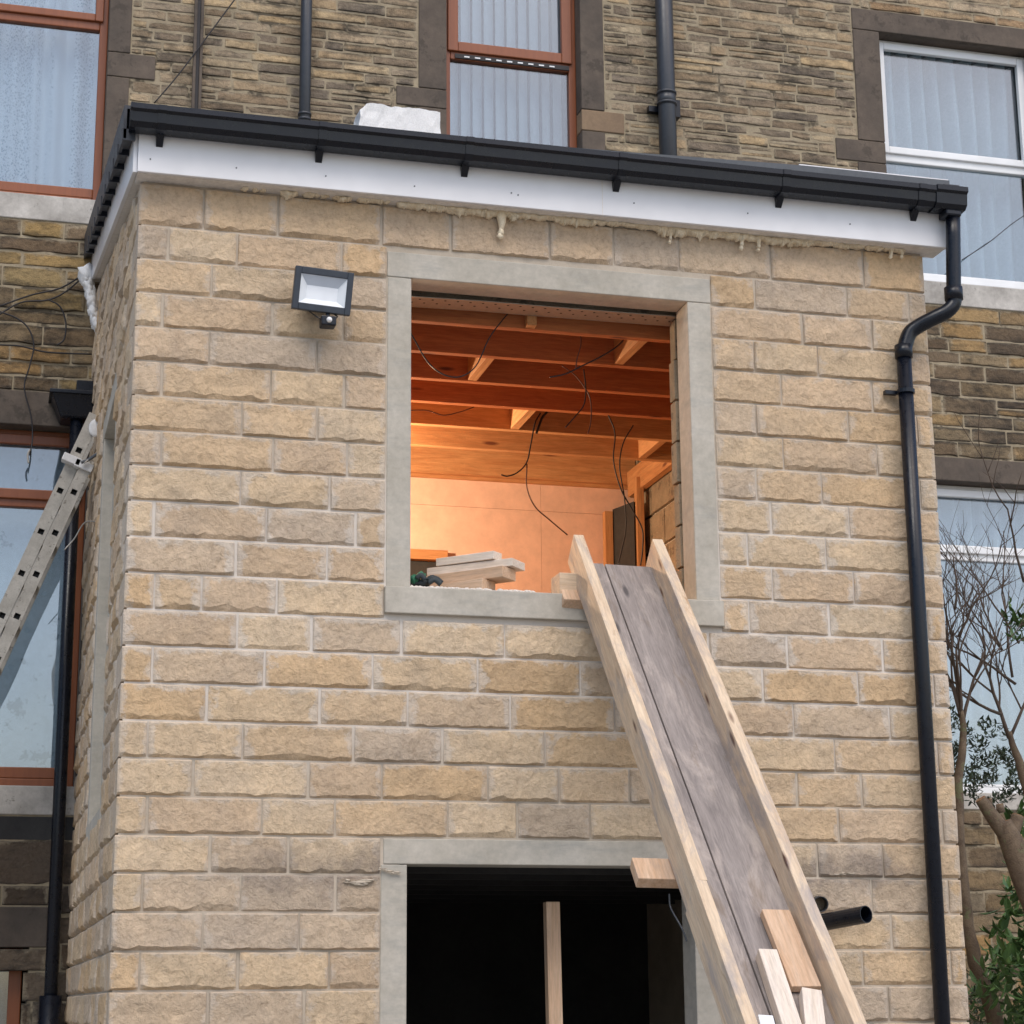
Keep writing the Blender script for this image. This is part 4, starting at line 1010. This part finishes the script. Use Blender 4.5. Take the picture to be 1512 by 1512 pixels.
# work glove
gp = at(628, 862, .04); gl = thing('work_glove', (gp.x, .04, IZ0), 'crumpled dark green rubber work glove in the left corner of the sill', 'glove')
m = MB(); m.blob(gp+Vector((-.02, .03, .006)), (.045, .04, .022), 8, .5, 2)
for i, (dx, dy, dz, lx) in enumerate(((.03, -.03, .0, .05), (.035, -.01, .012, .055), (.03, .01, .02, .05), (-.02, -.02, .02, .035))):
    p = gp+Vector((dx-.02, dy+.01, dz)); m.tube(smooth_path([p, p+Vector((lx*.5, -.01, .012)), p+Vector((lx, -.012, -.008))], 4), .011, 8)
m.build('glove_body', 'glovedark', gl, smooth=True)
m = MB(); m.tube(smooth_path([gp+Vector((-.045, .02, .0)), gp+Vector((-.03, .0, .03)), gp+Vector((-.012, .0, .045))], 4), .012, 8); m.blob(gp+Vector((-.05, .01, .02)), (.015, .02, .02), 6, .5); m.blob(gp+Vector((-.004, .01, .03)), (.012, .012, .016), 6, .5)
m.build('glove_cuff', 'glovegreen', gl, smooth=True)
# prop in lower opening
pt = at(814, 1332, .35); beam('timber_prop', (pt.x+.02, .33, ZB), (pt.x, .35, pt.z), .062, .05, 'pine', None, up=(0, 1, 0), label='upright pine batten standing in the dark lower opening', category='timber')

# ================================================================= CABLES
def cable(name, pts, r, mat, label, group=None, n=8):
    P = smooth_path([at(a, b, Y) for a, b, Y in pts], n)
    return MB().tube(P, r, 6).build(name, mat, None, smooth=True, label=label, category='cable', group=group)
G = 'electrical cables hanging from the ceiling joists'
cc = [
 ([(600, 480, .33), (614, 505, .33), (632, 535, .33), (655, 553, .33), (680, 556, .33), (703, 540, .33), (722, 500, .33), (740, 475, .33), (757, 455, .36)], .0032, 'cable', 'dark cable looping in a deep bow at the upper left of the open window'),
 ([(600, 606, 1.56), (630, 606, 1.56), (655, 613, 1.56), (680, 608, 1.56), (700, 601, 1.56)], .003, 'cablebrown', 'short thin cable sagging under the joists at the left of the open window'),
 ([(832, 468, .5), (852, 485, .5), (858, 505, .5), (852, 530, .5), (850, 545, .5)], .003, 'cablebrown', 'thin brown cable curving down near the top middle of the open window'),
 ([(925, 470, .5), (928, 488, .5), (915, 508, .5), (890, 525, .5), (860, 540, .5), (835, 552, .5), (812, 557, .5)], .0038, 'cable', 'thick dark cable sweeping down leftward at the upper right of the open window'),
 ([(830, 540, .9), (850, 555, .9), (868, 580, .9), (873, 600, .9), (872, 625, .9), (868, 640, .9)], .003, 'cablebrown', 'thin cable hanging straight down in the middle of the joists'),
 ([(862, 545, .9), (865, 575, .9), (862, 598, .9), (850, 614, .9), (835, 631, .9)], .0034, 'cable', 'dark cable end curling to the left below the middle joists'),
 ([(798, 610, 1.9), (790, 625, 1.9), (784, 655, 1.9), (778, 682, 1.9), (765, 697, 1.9), (750, 703, 1.9), (740, 701, 1.9)], .0042, 'cable', 'dark cable hanging from the rear joist and hooking to the left'),
 ([(778, 685, 1.9), (778, 720, 1.9), (790, 748, 1.9), (812, 768, 1.9), (838, 790, 1.9)], .0038, 'cablebrown', 'thin brown cable drooping in front of the pink wall above the chute'),
 ([(898, 612, 1.6), (908, 640, 1.6), (906, 680, 1.6), (916, 720, 1.6), (932, 750, 1.6), (948, 780, 1.6), (949, 810, 1.6), (946, 835, 1.6)], .0038, 'cable', 'long cable hanging past the right side of the dark doorway'),
 ([(935, 628, 1.6), (920, 655, 1.6), (915, 690, 1.6), (922, 735, 1.6), (924, 780, 1.6), (918, 812, 1.6), (912, 835, 1.6)], .0036, 'cable', 'long cable hanging across the dark doorway behind the chute'),
]
for pts, r, mt, lb in cc: cable('hanging_cable', pts, r, mt, lb, G)
# twisted junction bundle
cable('hanging_cable', [(808, 608, 1.9), (800, 618, 1.9), (792, 640, 1.9)], .007, 'cable', 'bunched dark cable end taped beneath the rear joist', G)
cable('wall_cable', [(352, -8, D-.05), (300, 62, D-.05), (262, 112, D-.05), (228, 152, D-.05)], .0045, 'cable', 'thin black cable running diagonally across the rubble wall at the top left')
Gw = 'loose black cables on the old wall beside the ladder'
for pts, lb in (([(128, 402, D-.1), (90, 425, D-.05), (45, 436, D-.05), (0, 452, D-.05)], 'upper black cable running left from the verge end'),
 ([(128, 404, D-.1), (98, 430, D-.05), (70, 443, D-.05), (30, 447, D-.05), (-10, 470, D-.05)], 'black cable crossing just beneath the upper one at the left edge'),
 ([(70, 442, D-.05), (88, 452, D-.05), (97, 475, D-.05), (95, 500, D-.05), (84, 510, D-.05)], 'black cable curving down in a half loop beside the extension'),
 ([(0, 460, D-.05), (25, 470, D-.05), (42, 485, D-.05), (50, 510, D-.05), (44, 540, D-.05), (36, 572, D-.05), (46, 615, D-.05), (48, 648, D-.05), (44, 672, D-.08)], 'long black cable hanging down over the brown window head'),
 ([(-5, 509, D-.05), (30, 511, D-.05), (70, 520, D-.05), (136, 523, D-.05)], 'thin horizontal cable across the sooty stones')):
    cable('loose_cable', pts, .005, 'cable', lb, Gw)
cable('loose_cable', [(44, 664, D-.08), (41, 672, D-.08), (42, 684, D-.08)], .006, 'alu', 'small grey clip hanging from the long black cable')
cable('rope', [(120, 683, LY-.04), (132, 678, LY-.04), (150, 665, LY-.1), (158, 655, LY-.2)], .009, 'greyflash', 'grey cord tied round the ladder top, frayed to the right')
cable('tie_wire', [(124, 684, LY-.05), (140, 672, LY-.05), (160, 664, LY-.2), (175, 661, LY-.4)], .004, 'steel', 'thin wire running from the ladder top to the side wall')
cable('tie_wire', [(95, 812, LY-.05), (110, 795, LY-.05), (125, 772, LY-.1), (146, 770, LY-.3)], .004, 'steel', 'thin wire looping beside the ladder further down')
cable('wire', [(1420, 384, 2.6), (1460, 358, 3.0), (1495, 330, 3.3), (1525, 310, 3.3)], .003, 'cable', 'fine wire crossing in front of the upper right window')
cable('loose_cable', [(988, 1320, .1), (990, 1340, .1), (1002, 1362, .05), (1010, 1378, .05), (1014, 1390, .05)], .004, 'greyflash', 'grey cable end dangling behind the chute in the lower opening')
# polystyrene lump on the roof
p = at(531, 175, .42); q = at(655, 195, .42); zt_ = at(590, 158, .42).z; zr = 2.975+TS*.6
m = MB(); nx, ny, nz = 24, 5, 8
def pv(i, j, k):
    x = p.x+(q.x-p.x)*i/nx; y = .42+.16*j/ny; t = k/nz; e = .028*noise.noise(Vector((x*9, y*7, 2)))
    top = zt_+.012*noise.noise(Vector((x*22, y*11, 7)))-(.03 if i < 2 else 0)*(2-i)/2
    v = Vector((x, y, zr+(top-zr)*t)); 
    if i == 0: v.x += .018*noise.noise(Vector((t*4, y*9, 1)))
    if i == nx: v.x += .012*noise.noise(Vector((t*6, y*9, 5)))-.02*t
    if j == 0: v.y += .006*noise.noise(Vector((x*30, v.z*30, 3)))
    return v
idx = {}
for i in range(nx+1):
    for j in range(ny+1):
        for k in range(nz+1):
            if i in (0, nx) or j in (0, ny) or k in (0, nz): idx[i, j, k] = len(m.v); m.v.append(pv(i, j, k))
for i in range(nx):
    for k in range(nz):
        for j in (0, ny): m.f.append((idx[i, j, k], idx[i+1, j, k], idx[i+1, j, k+1], idx[i, j, k+1]))
    for j in range(ny):
        for k in (0, nz): m.f.append((idx[i, j, k], idx[i+1, j, k], idx[i+1, j+1, k], idx[i, j+1, k]))
for j in range(ny):
    for k in range(nz):
        for i in (0, nx): m.f.append((idx[i, j, k], idx[i, j+1, k], idx[i, j+1, k+1], idx[i, j, k+1]))
m.build('polystyrene_block', 'foamwhite', None, label='broken white polystyrene block lying on the lean-to roof', category='polystyrene')

# ================================================================= WORK LAMP inside (lit)
wl_ = thing('work_lamp', (.95, 2.2, .3), 'warm lit work lamp inside the upper room, left of the opening', 'lamp')
MB().tube([(.95, 2.2, .3), (.95, 2.2, 1.9)], .015, 8).build('stand', 'black', wl_)
MB().blob((.95, 2.2, 1.95), .045, 8, 0).build('bulb', 'bulb', wl_, smooth=True)
ld = bpy.data.lights.new('lamp_light', 'POINT'); ld.energy = 100; ld.color = (1, .71, .46); ld.shadow_soft_size = .06
lo_ = bpy.data.objects.new('lamp_light', ld); col.objects.link(lo_); lo_.parent = wl_; lo_.matrix_local = Matrix.Translation((.07, .0, 1.68))

# ================================================================= VEGETATION right
def branch_path(p, d, L, seg, wob, r):
    pts = [p]; 
    for i in range(seg):
        d = (d+Vector((r.uniform(-1, 1), r.uniform(-1, 1), r.uniform(-.6, 1)))*wob).normalized(); p = p+d*(L/seg); pts.append(p)
    return pts, d
def tree(loc, trunk, r0, r1, label, seed, tw, cat='tree', bud=False):
    r = random.Random(seed); P = smooth_path(trunk, 5)
    t = thing('bare_tree', (P[0].x, P[0].y, -2.25), label, cat)
    MB().tube([v+Vector((noise.noise(v*9)*.012, noise.noise(v*9+Vector((5, 5, 5)))*.012, 0)) for v in P], r0, 10, r1=r1).build('trunk', 'bark', t, smooth=True)
    m = MB()
    def rec(p, d, L, rad, lev):
        pts, dd = branch_path(p, d, L, 5, .16, r); m.tube(pts, rad, 5, r1=rad*.55)
        if lev == 0 or rad < .0010:
            return
        for i in (2, 3, 4, 5):
            if r.random() < .62:
                q = (pts[i]-pts[i-1]).normalized(); s_ = Vector((r.uniform(-1, 1), r.uniform(-.8, .8), r.uniform(-.35, .8))); rec(pts[i], (q*1.1+s_*.95).normalized(), L*r.uniform(.5, .95), max(rad*.55, .0014), lev-1)
    for (pp, dd, L, rad, lev) in tw: rec(Vector(pp), Vector(dd).normalized(), L, rad, lev)
    m.build('twigs', 'twig', t, smooth=True, kind='stuff'); return t
Y1 = 1.3
tr1 = [at(1500, 1700, Y1), at(1470, 1512, Y1), at(1440, 1420, Y1), at(1424, 1330, Y1), at(1416, 1230, Y1), at(1416, 1150, Y1), at(1422, 1090, Y1), at(1420, 1050, Y1)]
tw = [(at(1420, 1062, Y1), (-.10, .05, 1), .42, .012, 4), (at(1422, 1058, Y1), (-.3, -.1, 1), .42, .010, 4), (at(1422, 1066, Y1), (.5, .1, .9), .42, .011, 4), (at(1480, 960, Y1+.3), (-.5, .1, .7), .34, .007, 3), (at(1500, 1010, Y1+.3), (-.8, .1, .5), .38, .009, 3), (at(1418, 1060, Y1), (.1, -.1, 1), .36, .011, 3), (at(1410, 900, Y1), (.35, .1, 1), .30, .007, 3), (at(1415, 940, Y1), (.6, .1, .8), .30, .008, 3), (at(1400, 960, Y1), (-.1, .1, 1), .30, .006, 3)]
tree(None, tr1, .046, .014, 'tall bare tree with a twisting brown trunk rising beside the right corner of the extension', 3, tw)
Y2 = 1.6
tr2 = [at(1560, 1400, Y2), at(1530, 1230, Y2), at(1512, 1150, Y2), at(1500, 1110, Y2), at(1490, 1080, Y2)]
tw = [(at(1490, 1090, Y2), (-.3, 0, 1), .42, .012, 4), (at(1491, 1090, Y2), (.35, 0, 1), .42, .010, 4), (at(1480, 1055, Y2), (-.9, 0, .35), .36, .010, 3), (at(1495, 1000, Y2), (.0, 0, 1), .5, .008, 3), (at(1480, 960, Y2), (-.4, 0, 1), .40, .007, 3), (at(1512, 860, Y2), (-.3, 0, 1), .42, .008, 2), (at(1505, 950, Y2), (-.5, 0, .7), .4, .007, 3)]
tree(None, tr2, .038, .014, 'bare spreading tree at the right edge with a fork of thin crossing branches', 11, tw)
# pollarded stump
Y3 = .6; t = thing('pruned_tree', at(1560, 1500, Y3), 'thick pruned trunk with sawn-off stubs at the right edge', 'tree')
MB().tube(smooth_path([at(1580, 1480, Y3), at(1545, 1370, Y3), at(1512, 1290, Y3), at(1492, 1240, Y3), at(1480, 1215, Y3)], 5), .085, 12, r1=.045).build('trunk', 'bark', t, smooth=True)
for pts, r0, r1 in (([(1485, 1232), (1470, 1212), (1458, 1195), (1448, 1180)], .040, .028), ([(1494, 1232), (1500, 1215), (1503, 1205)], .034, .030), ([(1478, 1200), (1476, 1188)], .022, .018), ([(1488, 1225), (1485, 1212)], .024, .022), ([(1462, 1200), (1462, 1180)], .014, .010)):
    P = [at(a, b, Y3) for a, b in pts]; o = MB().tube(smooth_path(P, 4) if len(P) > 2 else P, r0, 10, r1=r1).build('branch', 'bark', t, smooth=True)
    d = (P[-1]-P[-2]).normalized(); MB().tube([P[-1]-d*.002, P[-1]+d*.003], r1*.96, 10).build('sawn_end', 'cut', o)
# leaves
def leaves(name, boxes, n_, size, mat, label, cat, seed, stems=0, asp=.38):
    r = random.Random(seed); m = MB(); tot = sum(b[6] for b in boxes)
    for b in boxes:
        (pxa, pya, pxb, pyb, Ya, Yb, wt) = b
        for i in range(int(n_*wt/tot)):
            a = r.uniform(0, 2*math.pi); rr = math.sqrt(r.random()); px = (pxa+pxb)/2+(pxb-pxa)/2*rr*math.cos(a); py = (pya+pyb)/2+(pyb-pya)/2*rr*math.sin(a)
            if noise.noise(Vector((px*.045, py*.045, seed))) < -.12: continue
            p = at(px, py, r.uniform(Ya, Yb)); d = Vector((r.uniform(-1, 1), r.uniform(-1, .4), r.uniform(-.5, 1))).normalized(); s_ = d.cross(Vector((r.uniform(-.4, .4), r.uniform(-.4, .4), 1))).normalized(); nn_ = d.cross(s_)
            L = size*r.uniform(.6, 1.3); w_ = L*asp*.5
            m.add([p, p+d*L*.35+s_*w_+nn_*L*.05, p+d*L*.75+s_*w_*.7+nn_*L*.04, p+d*L-nn_*L*.08, p+d*L*.75-s_*w_*.7+nn_*L*.04, p+d*L*.35-s_*w_+nn_*L*.05, p+d*L*.5], [(0, 1, 6), (1, 2, 6), (2, 3, 6), (3, 4, 6), (4, 5, 6), (5, 0, 6)])
    lo = min(v.z for v in m.v); cx = sum(v.x for v in m.v)/len(m.v); cy = sum(v.y for v in m.v)/len(m.v)
    t = thing(name, (cx, cy, -2.25), label, cat); m.build('foliage', mat, t, kind='stuff')
    for i in range(stems):
        x = cx+r.uniform(-.25, .35); y = cy+r.uniform(-.2, .2); MB().tube(smooth_path([(x, y, -2.25), (x+.05, y, -1.3), (x+r.uniform(-.1, .1), y, lo+.25)], 4), .018, 6, r1=.008).build('stem', 'bark', t, smooth=True)
    return t
leaves('evergreen_shrub', [(1462, 1290, 1580, 1520, .7, 1.5, 3), (1430, 1400, 1560, 1560, .9, 1.8, 2), (1490, 1180, 1540, 1330, 1.3, 2.2, .8)], 1500, .085, 'leaf', 'dense glossy green shrub at the lower right edge', 'shrub', 5, 4)
leaves('dark_shrub', [(1405, 1060, 1500, 1190, 2.0, 2.9, 2), (1420, 1420, 1475, 1560, 1.6, 2.6, 1.), (1385, 1030, 1425, 1150, 2., 2.6, .8), (1430, 1110, 1520, 1190, 1.8, 2.6, 1.2)], 3200, .036, 'leafdark', 'straggly dark-leaved bush in front of the lower right window sill', 'shrub', 9, 3)
leaves('leafy_sprig', [(1476, 890, 1500, 925, 1.4, 1.5, 1), (1490, 910, 1525, 950, 1.4, 1.6, 2.2)], 90, .06, 'leaf', 'small bright green leafy sprig among the bare twigs at the right edge', 'plant', 21, 1)
# moss tuft at the side window sill
leaves('moss_tuft', [(146, 1236, 168, 1256, .3, .9, 1)], 60, .018, 'leaf', 'tiny green moss tuft on the ledge under the side window', 'moss', 4, 0) if False else None
